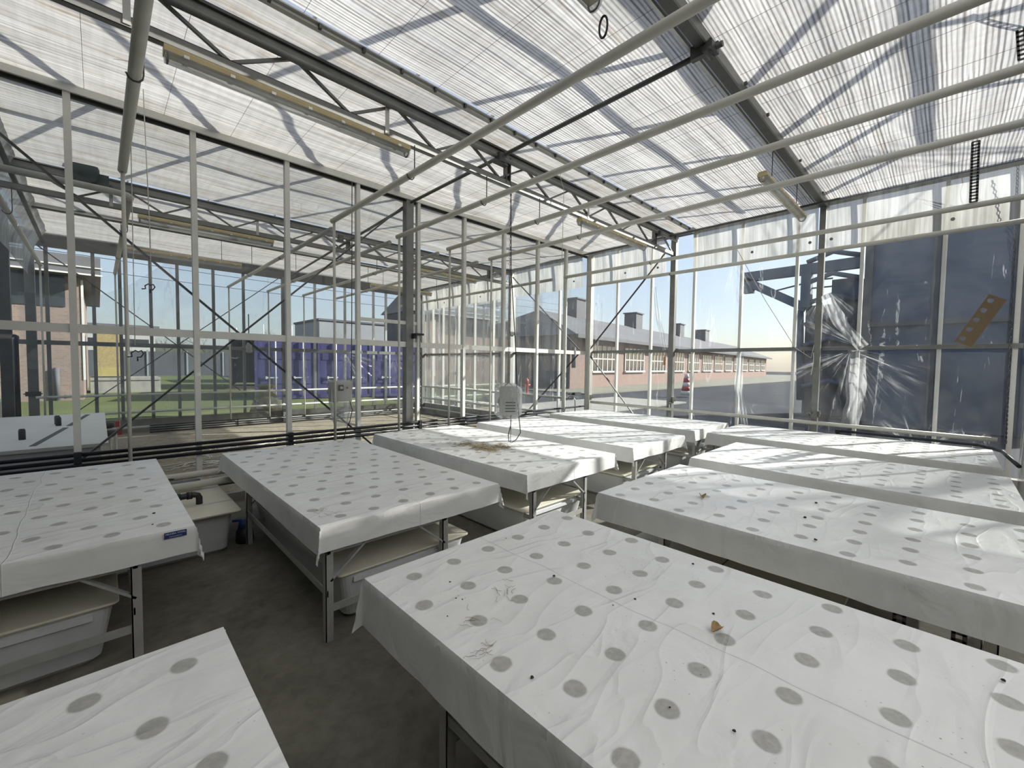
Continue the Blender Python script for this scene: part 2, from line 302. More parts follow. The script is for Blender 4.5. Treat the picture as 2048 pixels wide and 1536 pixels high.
# ------------------------------------------------------------------ mesh helpers
class MB:
    def __init__(s): s.v = []; s.f = []; s.sm = []
    def add(s, vs, fs, smooth=False):
        o = len(s.v); s.v += [Vector(p) for p in vs]; s.f += [tuple(i+o for i in f) for f in fs]; s.sm += [smooth]*len(fs); return s
    def box(s, c, d, R=None):
        c = Vector(c); h = [x/2 for x in d]; vs = []
        for z in (-1, 1):
            for y in (-1, 1):
                for x in (-1, 1):
                    p = Vector((x*h[0], y*h[1], z*h[2])); vs.append(c + (R @ p if R else p))
        return s.add(vs, [(0, 2, 3, 1), (4, 5, 7, 6), (0, 1, 5, 4), (2, 6, 7, 3), (0, 4, 6, 2), (1, 3, 7, 5)])
    def bb(s, a, b):
        return s.box([(x+y)/2 for x, y in zip(a, b)], [abs(x-y) for x, y in zip(a, b)])
    def bar(s, a, b, w, h, upv=(0, 0, 1)):
        a = Vector(a); b = Vector(b); d = (b-a); ln = d.length; d.normalize(); u = Vector(upv)
        if abs(d.dot(u)) > .97: u = Vector((1, 0, 0))
        x = d.cross(u).normalized(); y = x.cross(d)
        R = Matrix((x, d, y)).transposed()
        return s.box((a+b)/2, (w, ln, h), R)
    def tube(s, pts, r, n=8, cap=True):
        pts = [Vector(p) for p in pts]; rs = r if isinstance(r, (list, tuple)) else [r]*len(pts)
        d0 = (pts[1]-pts[0]).normalized(); u = Vector((0, 0, 1)) if abs(d0.z) < .9 else Vector((1, 0, 0))
        x = d0.cross(u).normalized(); vs = []; m = len(pts)
        for i, p in enumerate(pts):
            if i == 0: d = d0
            elif i == m-1: d = (pts[i]-pts[i-1]).normalized()
            else:
                d = ((pts[i]-pts[i-1]).normalized()+(pts[i+1]-pts[i]).normalized())
                d = d.normalized() if d.length > 1e-6 else d0
            x = (x - d*x.dot(d)); x = x.normalized() if x.length > 1e-6 else d.orthogonal().normalized(); y = d.cross(x)
            for k in range(n):
                a = 2*PI*k/n; vs.append(p + (x*math.cos(a)+y*math.sin(a))*rs[i])
        fs = [(i*n+k, i*n+(k+1) % n, (i+1)*n+(k+1) % n, (i+1)*n+k) for i in range(m-1) for k in range(n)]
        s.add(vs, fs, True)
        if cap:
            o = len(s.v)-len(vs)
            s.f += [tuple(o+k for k in reversed(range(n))), tuple(o+(m-1)*n+k for k in range(n))]; s.sm += [False, False]
        return s
    def lathe(s, c, prof, n=16, axis='z'):
        vs = []
        for r, z in prof:
            for k in range(n):
                a = 2*PI*k/n; p = (r*math.cos(a), r*math.sin(a), z)
                if axis == 'x': p = (p[2], p[0], p[1])
                if axis == 'y': p = (p[1], p[2], p[0])
                vs.append(Vector(c)+Vector(p))
        m = len(prof)
        fs = [(i*n+k, i*n+(k+1) % n, (i+1)*n+(k+1) % n, (i+1)*n+k) for i in range(m-1) for k in range(n)]
        fs += [tuple(reversed(range(n))), tuple((m-1)*n+k for k in range(n))]
        return s.add(vs, fs, True)
    def grid(s, fn, nu, nv, smooth=True):
        vs = [fn(i/nu, j/nv) for i in range(nu+1) for j in range(nv+1)]
        return s.add(vs, [(i*(nv+1)+j, (i+1)*(nv+1)+j, (i+1)*(nv+1)+j+1, i*(nv+1)+j+1) for i in range(nu) for j in range(nv)], smooth)
    def torus(s, c, R, r, ax1, ax2, n=14, m=6, stretch=1):
        c = Vector(c); ax1 = Vector(ax1); ax2 = Vector(ax2); ax3 = ax1.cross(ax2); vs = []
        for i in range(n):
            a = 2*PI*i/n; rad = ax1*math.cos(a)+ax2*math.sin(a)
            ctr = c + ax1*math.cos(a)*R + ax2*math.sin(a)*R*stretch
            for j in range(m):
                b = 2*PI*j/m; vs.append(ctr + rad*(r*math.cos(b)) + ax3*(r*math.sin(b)))
        return s.add(vs, [(i*m+j, ((i+1) % n)*m+j, ((i+1) % n)*m+(j+1) % m, i*m+(j+1) % m) for i in range(n) for j in range(m)], True)
    def build(s, name, mat, parent=None, origin=None):
        if parent is not None: org = wloc(parent)
        elif origin is not None: org = Vector(origin)
        else:
            lo = [min(p[i] for p in s.v) for i in range(3)]; hi = [max(p[i] for p in s.v) for i in range(3)]
            org = Vector(((lo[0]+hi[0])/2, (lo[1]+hi[1])/2, lo[2]))
        me = bpy.data.meshes.new(name); me.from_pydata([tuple(p-org) for p in s.v], [], s.f); me.update()
        me.polygons.foreach_set('use_smooth', s.sm)
        me.materials.append(M_[mat] if isinstance(mat, str) else mat)
        o = bpy.data.objects.new(name, me); COL.objects.link(o)
        if parent is not None: o.parent = parent
        else: o.location = org
        return o
def wloc(o):
    v = Vector((0, 0, 0))
    while o is not None: v += o.location; o = o.parent
    return v
def tag(o, label, cat, group=None, kind=None):
    o['label'] = label; o['category'] = cat
    if group: o['group'] = group
    if kind: o['kind'] = kind
    return o
def thing(name, label, cat, loc, group=None):
    o = bpy.data.objects.new(name, None); o.empty_display_size = .1; COL.objects.link(o); o.location = loc
    return tag(o, label, cat, group)
def struct(o, label=None):
    o['kind'] = 'structure'
    if label: o['label'] = label
    return o
def copy_tree(o, parent=None, loc=None, label=None):
    c = o.copy(); COL.objects.link(c)
    if parent is not None: c.parent = parent
    if loc is not None: c.location = loc
    if label: c['label'] = label
    for ch in list(o.children): copy_tree(ch, c)
    return c
def ordinal(i): return ['first', 'second', 'third', 'fourth', 'fifth', 'sixth', 'seventh', 'eighth', 'ninth', 'tenth', 'eleventh', 'twelfth'][i]
def nz(x, y, z=0): return noise.noise(Vector((x, y, z)))
def rbox(mb, a, b, r=.03, seg=3, taper=0.0):
    """upright box with rounded vertical corners, narrower at the bottom by taper"""
    ring = []
    for zi, (z, ins) in enumerate(((a[2], taper+r*.6), (a[2]+r*.6, taper), (b[2]-.002, 0), (b[2], .004))):
        x0, x1, y0, y1 = a[0]+ins, b[0]-ins, a[1]+ins, b[1]-ins
        for cx, cy, a0 in ((x1-r, y1-r, 0), (x0+r, y1-r, PI/2), (x0+r, y0+r, PI), (x1-r, y0+r, 1.5*PI)):
            for k in range(seg+1):
                t = a0+PI/2*k/seg; ring.append((cx+r*math.cos(t), cy+r*math.sin(t), z))
    n = 4*(seg+1)
    fs = [(i*n+k, i*n+(k+1) % n, (i+1)*n+(k+1) % n, (i+1)*n+k) for i in range(3) for k in range(n)]
    fs += [tuple(reversed(range(n))), tuple(3*n+k for k in range(n))]
    return mb.add(ring, fs)

# ------------------------------------------------------------------ the setting
XW, YP, YO = 8.18, 5.85, 12.9            # right wall, partition, far wall
XL, YN, YB = -1.22, -.65, -6.0           # left end wall, near film partition, far side of the next bay
ZC = 4.2
struct(MB().bb((XL, YB, -.12), (XW+.1, YP+.05, 0)).build('floor', 'floor'))
struct(MB().bb((XL, YP+.05, -.12), (XW+.1, YO+.1, 0)).build('floor', 'litter'))
mbg = MB().bb((-80, -80, -.5), (260, 200, -.125)); struct(mbg.build('ground', 'asphalt'))
struct(MB().bb((-12, 13.6, -.124), (9.5, 110, -.03)).build('lawn', 'grass'))
struct(MB().bb((21.5, 15.6, -.124), (130, 60, -.05)).build('pavement', worn('dull_verge', (.22, .215, .17), .9, 0, .2, .4)))
struct(MB().bb((9.6, 9, -.124), (20.8, 13.1, -.06)).build('pavement', 'concrete'))

# ceiling screens (gently rippled cloth), one per span
def screen(n, x0, x1, y0, y1, mat, seed, z=ZC, thr=1):
    w = x1-x0; l = y1-y0
    def fn(u, v):
        x = x0+w*u; y = y0+l*v
        return (x, y, z + .018*nz(x*.5+seed, y*3.0) + .010*nz(x*1.1, y*7, seed) + .008*math.sin(x*PI/1.16))
    return struct(MB().grid(fn, 90, max(8, int(l*26))).build('ceiling', mat, origin=(0, 0, z)), n)
screen('dirty strip of shade screen above the truss nearest the camera', XL, XW-.12, 3.44, 3.80, 'screen_dirty', 1, 4.21)
screen('woven shade screen between the truss and the glazed partition', XL, XW-.12, 3.84, 5.79, 'screen', 2)
screen('ribbed shade screen between the gutter beam and the truss', XL, XW-.12, 1.51, 3.37, 'screen_rib', 3)
screen('ribbed shade screen at the upper right of the photo', XL, XW-.12, YN, 1.395, 'screen_rib', 4)
screen('woven screen just beyond the glazed partition', XL+.25, XW-.1, 5.93, 8.30, 'screen_far', 5)
screen('woven screen over the middle of the far bay', XL+.25, XW-.1, 8.42, 10.48, 'screen_far', 6)
screen('woven screen along the far glass wall', XL+.25, XW-.1, 10.6, 12.82, 'screen_far', 8)
screen('unseen screen of the bay behind the near film, made brighter to light the tables', XL, XW-.12, YB, YN-.02, 'screen_fill', 9)

# right wall: kerb, rails, mullions, panes
struct(MB().bb((XW-.05, YB, 0), (XW+.1, YO+.1, .3)).build('wall_right', 'concrete'))
struct(MB().bb((XL-.1, YO, 0), (XW-.05, YO+.12, .3)).build('wall_far', 'concrete'))
struct(MB().bb((XL-.08, YB, 0), (XL, YO+.1, .9)).build('wall_left', 'sheet_metal'))
tn = [0]
def trim(mb, mat): tn[0] += 1; return struct(mb.build('trim_%d' % tn[0], mat))
wn = [0]
def pane(vs, mat='glass'):
    wn[0] += 1; return struct(MB().add(vs, [(0, 1, 2, 3)]).build('window_%d' % wn[0], mat))
ym = [-.56, .11, .97, 1.79, 2.62, 3.45, 4.32, 5.12, 5.80, 6.75, 7.55, 8.36, 9.2, 10.05, 10.85, 11.7, 12.3, YO]
ymn = [-5.9, -4.3, -2.5, -.56]
for y in ym[:-1]: trim(MB().bb((XW-.03, y-.022, .3), (XW+.04, y+.022, 4.25)), 'white_alu')
for y in ymn[:-1]: trim(MB().bb((XW-.03, y-.022, .3), (XW+.04, y+.022, 4.25)), 'white_alu')
for (a, b) in ((YB, YN), (YN, 1.45), (1.45, 3.81), (3.81, YP), (YP, 8.36), (8.36, YO)):
    trim(MB().bb((XW-.05, a+.03, 1.94), (XW+.03, b-.03, 2.0)), 'steel')
trim(MB().bb((XW-.05, YB, 4.2), (XW+.06, YO, 4.3)), 'steel')
for ys in (ym, ymn):
    for a, b in zip(ys[:-1], ys[1:]):
        for z0, z1 in ((.3, 1.97), (1.97, 4.25)):
            pane([(XW+.012, a, z0), (XW+.012, b, z0), (XW+.012, b, z1), (XW+.012, a, z1)])
# far wall
xm = [XL, -.72, -.04, .38, .9, 1.39, 2.1, 2.75, 3.69, 4.54, 5.42, 6.34, 6.77, 7.5, 8.15]
for x in xm[1:-1]: trim(MB().bb((x-.03, YO-.02, .3), (x+.03, YO+.04, 4.1)), 'steel' if x < 4 else 'alu')
trim(MB().bb((XL, YO-.05, 1.94), (XW, YO+.03, 2.03)), 'steel')
trim(MB().bb((XL, YO-.06, 3.93), (XW, YO+.06, 4.25)), 'dark_steel')
for a, b in zip(xm[:-1], xm[1:]):
    for z0, z1 in ((.3, 1.98), (1.98, 3.95)):
        pane([(a, YO+.012, z0), (b, YO+.012, z0), (b, YO+.012, z1), (a, YO+.012, z1)])
# left end wall and added unseen wall behind the next bay, solid and dark to cut light
struct(MB().bb((XL-.08, YB, .9), (XL, YP, 4.3)).build('wall_left', 'dark_steel'))
struct(MB().bb((XL-.08, YB-.1, 0), (XW, YB, 4.3)).build('wall_near', 'dark_steel'))
for a, b in ((YP, 8.36), (8.36, 10.6), (10.6, YO)): pane([(XL-.04, a, .9), (XL-.04, b, .9), (XL-.04, b, 4.25), (XL-.04, a, 4.25)], 'dusty_glass')
for y in (YP+.05, 8.36, 10.6): trim(MB().bb((XL-.06, y-.03, .9), (XL, y+.03, 4.25)), 'dark_steel')
# glazed partition: sill, rail, gutter, posts, panes
xp = [-1.1, -.16, .79, 1.73, 2.64, 3.61, 4.51, 5.44, 6.37, 7.27, 8.1]
for x in xp[1:]: trim(MB().bb((x-.026, YP-.035, 0), (x+.026, YP+.035, 4.16)), 'white_alu')
trim(MB().bb((XL, YP-.022, 1.905), (XW-.05, YP+.03, 1.985)), 'white_alu')
trim(MB().bb((XL, YP-.02, 0), (XW-.05, YP+.03, .1)), 'concrete')
g = MB().bb((XL, YP-.06, 4.13), (XW-.05, YP-.035, 4.21)); trim(g, 'white_alu')
g = MB().bb((XL, YP-.035, 4.15), (XW-.05, YP+.06, 4.27)).bb((XL, YP+.06, 4.12), (XW-.05, YP+.075, 4.2)); trim(g, 'dark_steel')
for i, (a, b) in enumerate(zip(xp[:-1], xp[1:])):
    for z0, z1 in ((.1, 1.91), (1.98, 4.13)):
        if i == 4 and z0 > 1: z0 = 2.3
        pane([(a+.026, YP, z0), (b-.026, YP, z0), (b-.026, YP, z1), (a+.026, YP, z1)], 'dusty_glass' if z0 > 1 else 'glass')
t = thing('vent_panel', 'small tilted vent pane above the rail of the glazed partition', 'vent', (3.12, YP, 1.99))
MB().bb((2.67, YP-.02, 2.25), (3.58, YP+.02, 2.3)).build('frame', 'white_alu', t)
MB().add([(2.68, YP+.01, 1.99), (3.58, YP+.01, 1.99), (3.58, YP+.0, 2.25), (2.68, YP+.0, 2.25)], [(0, 1, 2, 3)]).build('pane', 'film_milky', t)

# ------------------------------------------------------------------ steel columns
def column(x, y, z1, label, w=.1, mat='steel', bracket=None):
    t = thing('steel_column', label, 'column', (x, y, 0))
    MB().bb((x-w/2, y-w/2, 0), (x-w/2+.02, y+w/2, z1)).bb((x+w/2-.02, y-w/2, 0), (x+w/2, y+w/2, z1)).bb((x-w/2+.02, y-.012, 0), (x+w/2-.02, y+.012, z1)).bb((x-w/2+.02, y-w/2, 0), (x+w/2-.02, y-w/2+.02, z1)).build('shaft', mat, t)
    MB().bb((x-w*.8, y-w*.8, 0), (x+w*.8, y+w*.8, .014)).build('base_plate', mat, t)
    if bracket: MB().bb((x-w*.75, y-w*.8, bracket-.045), (x+w*.75, y-w*.5, bracket+.045)).bb((x-w*.9, y-w*.85, bracket-.012), (x+w*.9, y-w*.8, bracket+.012)).build('clamp', 'dark_steel', t)
    return t
column(3.45, YP+.02, 4.14, 'galvanised steel column in the glazed partition, in the middle of the photo', .12)
column(XW-.115, 3.81, 4.2, 'steel column on the right wall where the near truss ends', .1, 'steel', 1.02)
column(XW-.115, 1.45, 4.2, 'steel column on the right wall under the gutter beam end', .08, 'steel', .95)
column(XW-.1, YP-.08, 4.15, 'pale corner column where the partition meets the right wall', .11, 'alu', .95)
column(XW-.115, 8.36, 4.2, 'pale steel column on the right wall of the far bay', .11, 'alu', 2.5)
column(XW-.1, YO-.14, 4.1, 'steel column in the far right corner of the far bay', .11)
column(3.69, YO-.1, 3.95, 'steel column in the far glass wall, behind the crossing braces', .12)
column(-.94, YO-.12, 3.95, 'dark steel column at the left end of the far glass wall', .14, 'steel', .95)
column(-1.04, 10.45, 4.1, 'dark steel column at the left edge of the photo', .13, 'dark_steel')

# ------------------------------------------------------------------ trusses, gutter beam and ties
def truss(y, label, x0, x1, lower=3.83, braces=True):
    t = thing('roof_truss', label, 'truss', (0, y, lower))
    MB().bb((x0, y-.022, lower-.038), (x1, y-.017, lower+.038)).bb((x0, y-.022, lower+.033), (x1, y+.03, lower+.038)).bb((x0, y-.022, lower-.038), (x1, y+.03, lower-.033)).bb((x0, y+.025, lower-.038), (x1, y+.03, lower+.038)).build('lower_chord', 'steel', t)
    MB().bb((x0, y-.02, 4.1), (x1, y+.02, 4.165)).build('upper_chord', 'steel', t)
    MB().bb((x0, y-.045, 4.168), (x1, y+.05, 4.19)).build('screen_profile', 'dark_steel', t)
    MB().tube([(x0, y-.05, 4.07), (x1-.1, y-.05, 4.07)], .026, 10).build('drive_shaft', 'steel', t)
    k = 0; x = x0+.17
    while x < x1-.5:
        for xa, za, xb, zb in ((x, lower+.03, x+.45, 4.11), (x+.45, 4.11, x+.9, lower+.03)):
            if xb < x1: MB().bar((xa, y, za), (xb, y, zb), .022, .026, (0, 1, 0)).build('web_brace', 'steel', t)
        x += .9
    for x in (3.58, 7.25):
        if x < x1: MB().bb((x-.035, y-.03, lower), (x-.028, y+.03, 4.14)).bb((x+.03, y-.03, lower), (x+.037, y+.03, 4.14)).bb((x-.035, y+.02, lower), (x+.037, y+.03, 4.14)).build('joint_plate', 'steel', t)
    for x in (x0+1.4, 2.0, 5.2):
        MB().bb((x-.02, y-.028, lower-.02), (x+.02, y-.024, 4.1)).build('hanger_strap', 'alu', t)
    MB().box((3.4, y-.07, 4.05), (.09, .09, .1)).bb((3.3, y-.1, 3.98), (3.5, y-.03, 4.0)).build('shaft_bearing', 'dark_steel', t)
    MB().box((7.3, y-.07, 4.05), (.07, .08, .09)).build('shaft_bearing', 'dark_steel', t)
    return t
truss(3.81, 'nearest roof truss with zigzag braces, running from top left to the right wall', XL, XW-.04)
truss(8.36, 'roof truss of the far bay, seen through the partition glass', XL, XW-.04)

t = thing('gutter_beam', 'dark gutter beam crossing the ceiling at the upper right', 'beam', (3.5, 1.46, 4.1))
MB().bb((XL, 1.40, 4.14), (XW-.08, 1.49, 4.27)).build('channel', 'dark_steel', t)
MB().bb((XL, 1.385, 4.12), (XW-.08, 1.4, 4.2)).build('side_flange', 'steel', t)
MB().bb((XL, 1.53, 4.16), (XW-.08, 1.55, 4.19)).build('screen_profile', 'alu', t)
MB().box((3.43, 1.45, 4.12), (.05, .16, .1)).box((3.43, 1.37, 4.1), (.14, .05, .05)).tube([(3.36, 1.4, 4.08), (3.5, 1.4, 4.08)], .025, 8).build('tie_bracket', 'dark_steel', t)
for k in range(12): MB().box((.2+k*.66, 1.36, 4.165), (.03, .022, .022)).build('cloth_clip', 'dark_steel', t)
t = thing('gutter_beam', 'thin gutter beam across the far bay ceiling, beyond the second truss', 'beam', (3.5, 10.54, 4.1))
MB().bb((XL+.3, 10.5, 4.12), (XW-.08, 10.58, 4.2)).build('channel', 'dark_steel', t)
MB().bb((XL+.3, 10.47, 4.13), (XW-.08, 10.5, 4.16)).build('side_flange', 'alu', t)
t = thing('screen_pull_rail', 'light profile rail with dark clips beside the near truss', 'rail', (3.5, 3.4, 4.14))
MB().bb((XL, 3.385, 4.14), (XW-.1, 3.43, 4.165)).bb((XL, 3.36, 4.165), (XW-.1, 3.44, 4.175)).build('profile', 'alu', t)
for k in range(26): MB().box((-.8+k*.34, 3.375, 4.15), (.02, .03, .035)).build('cloth_clip', 'dark_steel', t)

def tie(name, label, a, b, r=.022):
    return tag(MB().tube([a, b], r, 8).build(name, 'dark_steel'), label, 'tie bar')
tie('tie_bar', 'dark tie bar overhead from the partition column across the near truss', (3.45, YP-.07, 4.09), (3.45, 1.3, 4.11))
tie('tie_bar', 'dark tie bar overhead beside the right wall', (7.72, YP-.07, 4.09), (7.72, 1.2, 4.11), .018)
tie('tie_bar', 'dark tie bar overhead in the far bay, meeting the far wall column', (3.45, YP+.1, 4.06), (3.69, YO-.2, 3.9))
tie('tie_bar', 'short dark tie bar in the far bay near its right wall', (7.6, 8.6, 4.06), (7.6, YO-.1, 4.06), .018)
tie('tie_bar', 'dark tie bar at the left end of the far bay', (-.75, YP+.3, 4.05), (-.75, YO-.1, 4.0), .03)
def brace(label, a, b, w=.045, mat='dark_steel'):
    t = thing('cross_brace', label, 'brace', a)
    a = Vector(a); b = Vector(b)
    MB().bar(a, b, .018, w, (0, 1, 0) if abs(a.x-b.x) > .5 else (1, 0, 0)).build('flat_bar', mat, t)
    e = (b-a).normalized()
    MB().bar(a, a+e*.12, .024, w*1.3, (0, 1, 0) if abs(a.x-b.x) > .5 else (1, 0, 0)).build('end_plate', mat, t)
    return t
brace('dark diagonal brace of the partition, falling from upper left', (-1.05, YP+.06, 4.06), (3.3, YP+.06, .06))
brace('dark diagonal brace of the partition, rising to the middle column', (-.62, YP+.1, .2), (3.4, YP+.1, 4.05))
brace('dark diagonal brace of the far wall, falling from upper left', (-.86, YO-.06, 3.95), (3.6, YO-.06, .05))
brace('dark diagonal brace of the far wall, rising to its column', (-.86, YO-.1, .1), (3.6, YO-.1, 3.95))
brace('black brace on the right wall, high between corner and truss column', (XW-.165, 3.95, 3.9), (XW-.165, 5.72, 2.02), .035)
brace('black brace on the right wall, low beside the corner column', (XW-.165, 5.72, 1.9), (XW-.165, 4.3, .35), .035)
brace('brace on the far bay right wall, falling to the corner column', (XW-.165, 8.25, 4.0), (XW-.165, 6.0, 2.02), .035)
brace('brace on the far bay right wall, rising low to the corner column', (XW-.165, 7.75, .35), (XW-.165, 6.0, 1.95), .035)

# support wires under the screens
for k, x in enumerate([-.62+.58*i for i in range(15)]):
    w = tag(MB().tube([(x, YN+.05, 4.172), (x, 1.36, 4.172)], .0014, 4).tube([(x, 1.56, 4.172), (x, 3.36, 4.172)], .0014, 4).tube([(x, 3.86, 4.172), (x, YP-.1, 4.172)], .0014, 4).build('screen_wire', 'dark_steel'),
            'thin dark support wire running under the shade screen', 'wire', 'support wires under the shade screens')

# roof above the screens (glazing bars and ridges cast the shadows seen through the cloth)
def roof(y0, y1, lab):
    ymid = (y0+y1)/2; t = thing('roof_frame', lab, 'roof frame', (3.5, ymid, 4.4))
    MB().bb((XL, ymid-.03, 5.1), (XW+.3, ymid+.03, 5.2)).build('ridge', 'alu', t)
    for k in range(9):
        x = -.7+k*1.12
        for e in (y0, y1): MB().bar((x, e, 4.42), (x, ymid, 5.12), .022, .04).build('glazing_bar', 'alu', t)
    MB().bb((XL, y0+.62, 4.6), (XW+.2, y0+.68, 4.66)).build('vent_rail', 'alu', t)
    return t
for y0, y1, lb in ((-2.6, 1.46, 'roof glazing bars above the ribbed screen, seen as shadows'), (1.46, 5.85, 'roof glazing bars above the near truss, seen as shadows'), (5.85, 10.54, 'roof glazing bars above the far bay truss, seen as shadows')): roof(y0, y1, lb)
for y in (1.46, 5.87, 10.54): trim(MB().bb((XL, y-.08, 4.33), (XW+.3, y+.08, 4.42)), 'steel')

# ------------------------------------------------------------------ side curtains (valance) on the right wall
def valance(y0, y1, label, eyes, x=XW-.15, z0=3.46, z1=4.17):
    t = thing('side_curtain', label, 'curtain', (x, (y0+y1)/2, z0))
    def fn(u, v):
        y = y0+(y1-y0)*u; z = z0+(z1-z0)*v
        return (x+.018*nz(y*2.3, z*1.4, 3)+.008*math.sin(y*17)*(.4+v*.6)-.05*v*v, y, z)
    MB().grid(fn, int((y1-y0)*34), 10).build('cloth', 'valance', t)
    for ey in eyes: MB().lathe((x-.022, ey, 3.62), [(.0, -.004), (.022, -.004), (.022, .004), (.0, .004)], 14, 'x').build('grommet', 'steel', t)
    MB().tube([(x-.03, y0, 4.19), (x-.03, y1, 4.19)], .008, 6).build('top_cord', 'steel', t)
    return t
valance(-.58, 1.40, 'white ribbed side curtain at the upper right of the photo', [.05, 1.33])
valance(1.50, 3.42, 'white ribbed side curtain right of the near truss end', [1.6, 2.42])
valance(3.95, 5.72, 'white side curtain between near truss end and corner column', [4.12, 4.85])
valance(5.95, 8.2, 'white side curtain of the far bay, beyond the corner column', [6.2])
valance(8.5, 12.6, 'white side curtain deepest in the far bay', [9.6, 11.4])
valance(-5.9, -.72, 'unseen white side curtain of the bay behind the near film, added to block the sun', [])  # out of view, carried on along the wall to block the sun
# hanging translucent strip at the left end of the far bay
def fnl(u, v): return (XL+.27+.3*v*v+.02*nz(u*9, v*5), 5.95+6.7*u, 3.3+.95*v)
t = tag(MB().grid(fnl, 60, 10).build('side_curtain', 'valance'), 'off-white side curtain folded down at the left end of the far bay', 'curtain')

# ------------------------------------------------------------------ clear polythene sheets
def fan(y, z, cy, cz, reach, n, amp, ph=0):
    r = math.hypot(y-cy, z-cz)+.05; a = math.atan2(z-cz, y-cy)
    return amp*math.exp(-r/reach)*min(1, r*3)*math.sin(n*a+ph)
def film_wall(label, y0, y1, z0, z1, x, fans, mat='film', nu=150, nv=90, parent=None):
    def fn(u, v):
        y = y0+(y1-y0)*u; z = z0+(z1-z0)*v
        d = .02*nz(y*1.6, z*.35, 1)+.012*nz(y*6, z*.7, 5)+.006*nz(y*13, z*1.5, 8)
        for f in fans: d += fan(y, z, *f)
        return (x+d, y, z)
    return tag(MB().grid(fn, nu, nv).build('polythene_sheet', mat, origin=(x, 0, 0)), label, 'plastic sheet')
film_wall('clear crinkled polythene sheet over the right wall, gathered at the gutter column', -.5, 3.74, .32, 3.5, XW-.055, [(1.35, 1.97, .7, 26, .035), (1.02, 2.0, .6, 22, .03), (.2, .75, .5, 15, .02)], 'film_right')
film_wall('clear polythene sheet over the right wall left of the truss column', 3.88, 5.66, .32, 3.5, XW-.055, [(3.95, 2.0, .5, 18, .02), (5.5, 3.3, .5, 12, .015)], nu=70)
film_wall('clear polythene sheet over the right wall beyond the partition', 6.0, 8.28, .32, 3.5, XW-.055, [(7.6, 1.97, .5, 9, .006)], 'film_dull', nu=70)
film_wall('cloudy polythene sheet over the right wall deepest in the far bay', 8.44, 12.6, .32, 3.5, XW-.055, [(9.5, 1.97, .8, 9, .006)], 'film_milky', nu=110)
film_wall('clear polythene on the right wall beyond the near film', -5.9, -.75, .32, 3.5, XW-.055, [(-2.5, 2, .6, 14, .02)], nu=60, nv=30)
# crinkled diagonal fold where the right-wall film is gathered
def ribbon(label, pts, w, mat='fold', axis=0):
    pts = [Vector(p) for p in pts]
    def fn(u, v):
        f = u*(len(pts)-1); i = min(int(f), len(pts)-2); p = pts[i].lerp(pts[i+1], f-i); d = (pts[i+1]-pts[i]).normalized()
        s = d.cross(Vector((1, 0, 0)) if axis == 0 else Vector((0, 1, 0))).normalized()
        return p+s*((v-.5)*w*(1+.4*nz(u*4, 2)))+Vector((.02*math.sin(v*14+u*9), .004, 0))
    return tag(MB().grid(fn, 40, 12).build('film_fold', mat), label, 'plastic fold')
ribbon('bright gathered fold of polythene running down beside the gutter column', [at(1650, 590, 0, 8.0), at(1685, 650, 0, 8.0), at(1727, 695, 0, 8.0)], .16)
ribbon('hanging polythene fold below the rail, right of the gutter column', [at(1715, 700, 0, 8.0), at(1712, 790, 0, 8.0), at(1700, 850, 0, 8.0)], .22)
ribbon('narrow polythene fold hanging under the rail near the truss column', [at(1480, 705, 0, 8.02), at(1478, 780, 0, 8.02), at(1490, 850, 0, 8.02)], .12)
ribbon('bright polythene fold above the rail left of the truss column', [at(1308, 575, 0, 8.02), at(1318, 640, 0, 8.02), at(1331, 700, 0, 8.02)], .1)
# near film (right edge of the photo)
def fnn(u, v):
    x = 3.2+4.8*u; z = .05+4.1*v
    return (x, YN+.02+.03*nz(x*3, z*.5, 2)+.012*nz(x*9, z*.8), z)
tag(MB().grid(fnn, 120, 40).build('polythene_sheet', 'film'), 'clear polythene curtain at the right edge of the photo', 'plastic sheet')
for x in (7.05, 7.85):
    trim(MB().bb((x-.025, YN-.03, 0), (x+.025, YN, 4.2)), 'white_alu')
# far wall film: sagging sheet at left, crinkled one at right
pa = [(at(x, y, 1, YO-.2)) for x, y in ((35, 582), (140, 596), (200, 590), (255, 572), (300, 545), (345, 515), (420, 520), (560, 545))]
def fsag(u, v):
    f = u*(len(pa)-1); i = min(int(f), len(pa)-2); p = pa[i].lerp(pa[i+1], f-i)
    return (p.x, YO-.2+.03*nz(u*9, v*4, 3)+.015*math.sin(26*(v*.6+u*.25))*(1-v), p.z*v+.4*(1-v))
tag(MB().grid(fsag, 60, 50).build('polythene_sheet', 'film_sag'), 'sagging polythene sheet on the far glass wall at left, its top edge curved', 'plastic sheet')
def ffar(u, v):
    x = 1.25+6.75*u; z = .35+1.63*v
    return (x, YO-.18+.02*nz(x*2, z)+fan(x, z, 5.4, 1.95, 1.4, 26, .045)+fan(x, z, 6.9, 1.8, .8, 16, .03), z)
tag(MB().grid(ffar, 140, 50).build('polythene_sheet', 'film_far', origin=(0, YO-.18, 0)), 'crinkled polythene sheet low on the far wall in front of the blue containers', 'plastic sheet')
def fpart(u, v):
    x = 1.8+1.8*u; z = 4.1-.5*v*(1+.5*math.sin(u*4))
    return (x, YP+.12+.05*nz(x*4, z*3)+.1*v*v, z)
tag(MB().grid(fpart, 40, 14).build('film_fold', 'film_milky'), 'loose scrap of polythene hanging under the partition gutter', 'plastic fold')

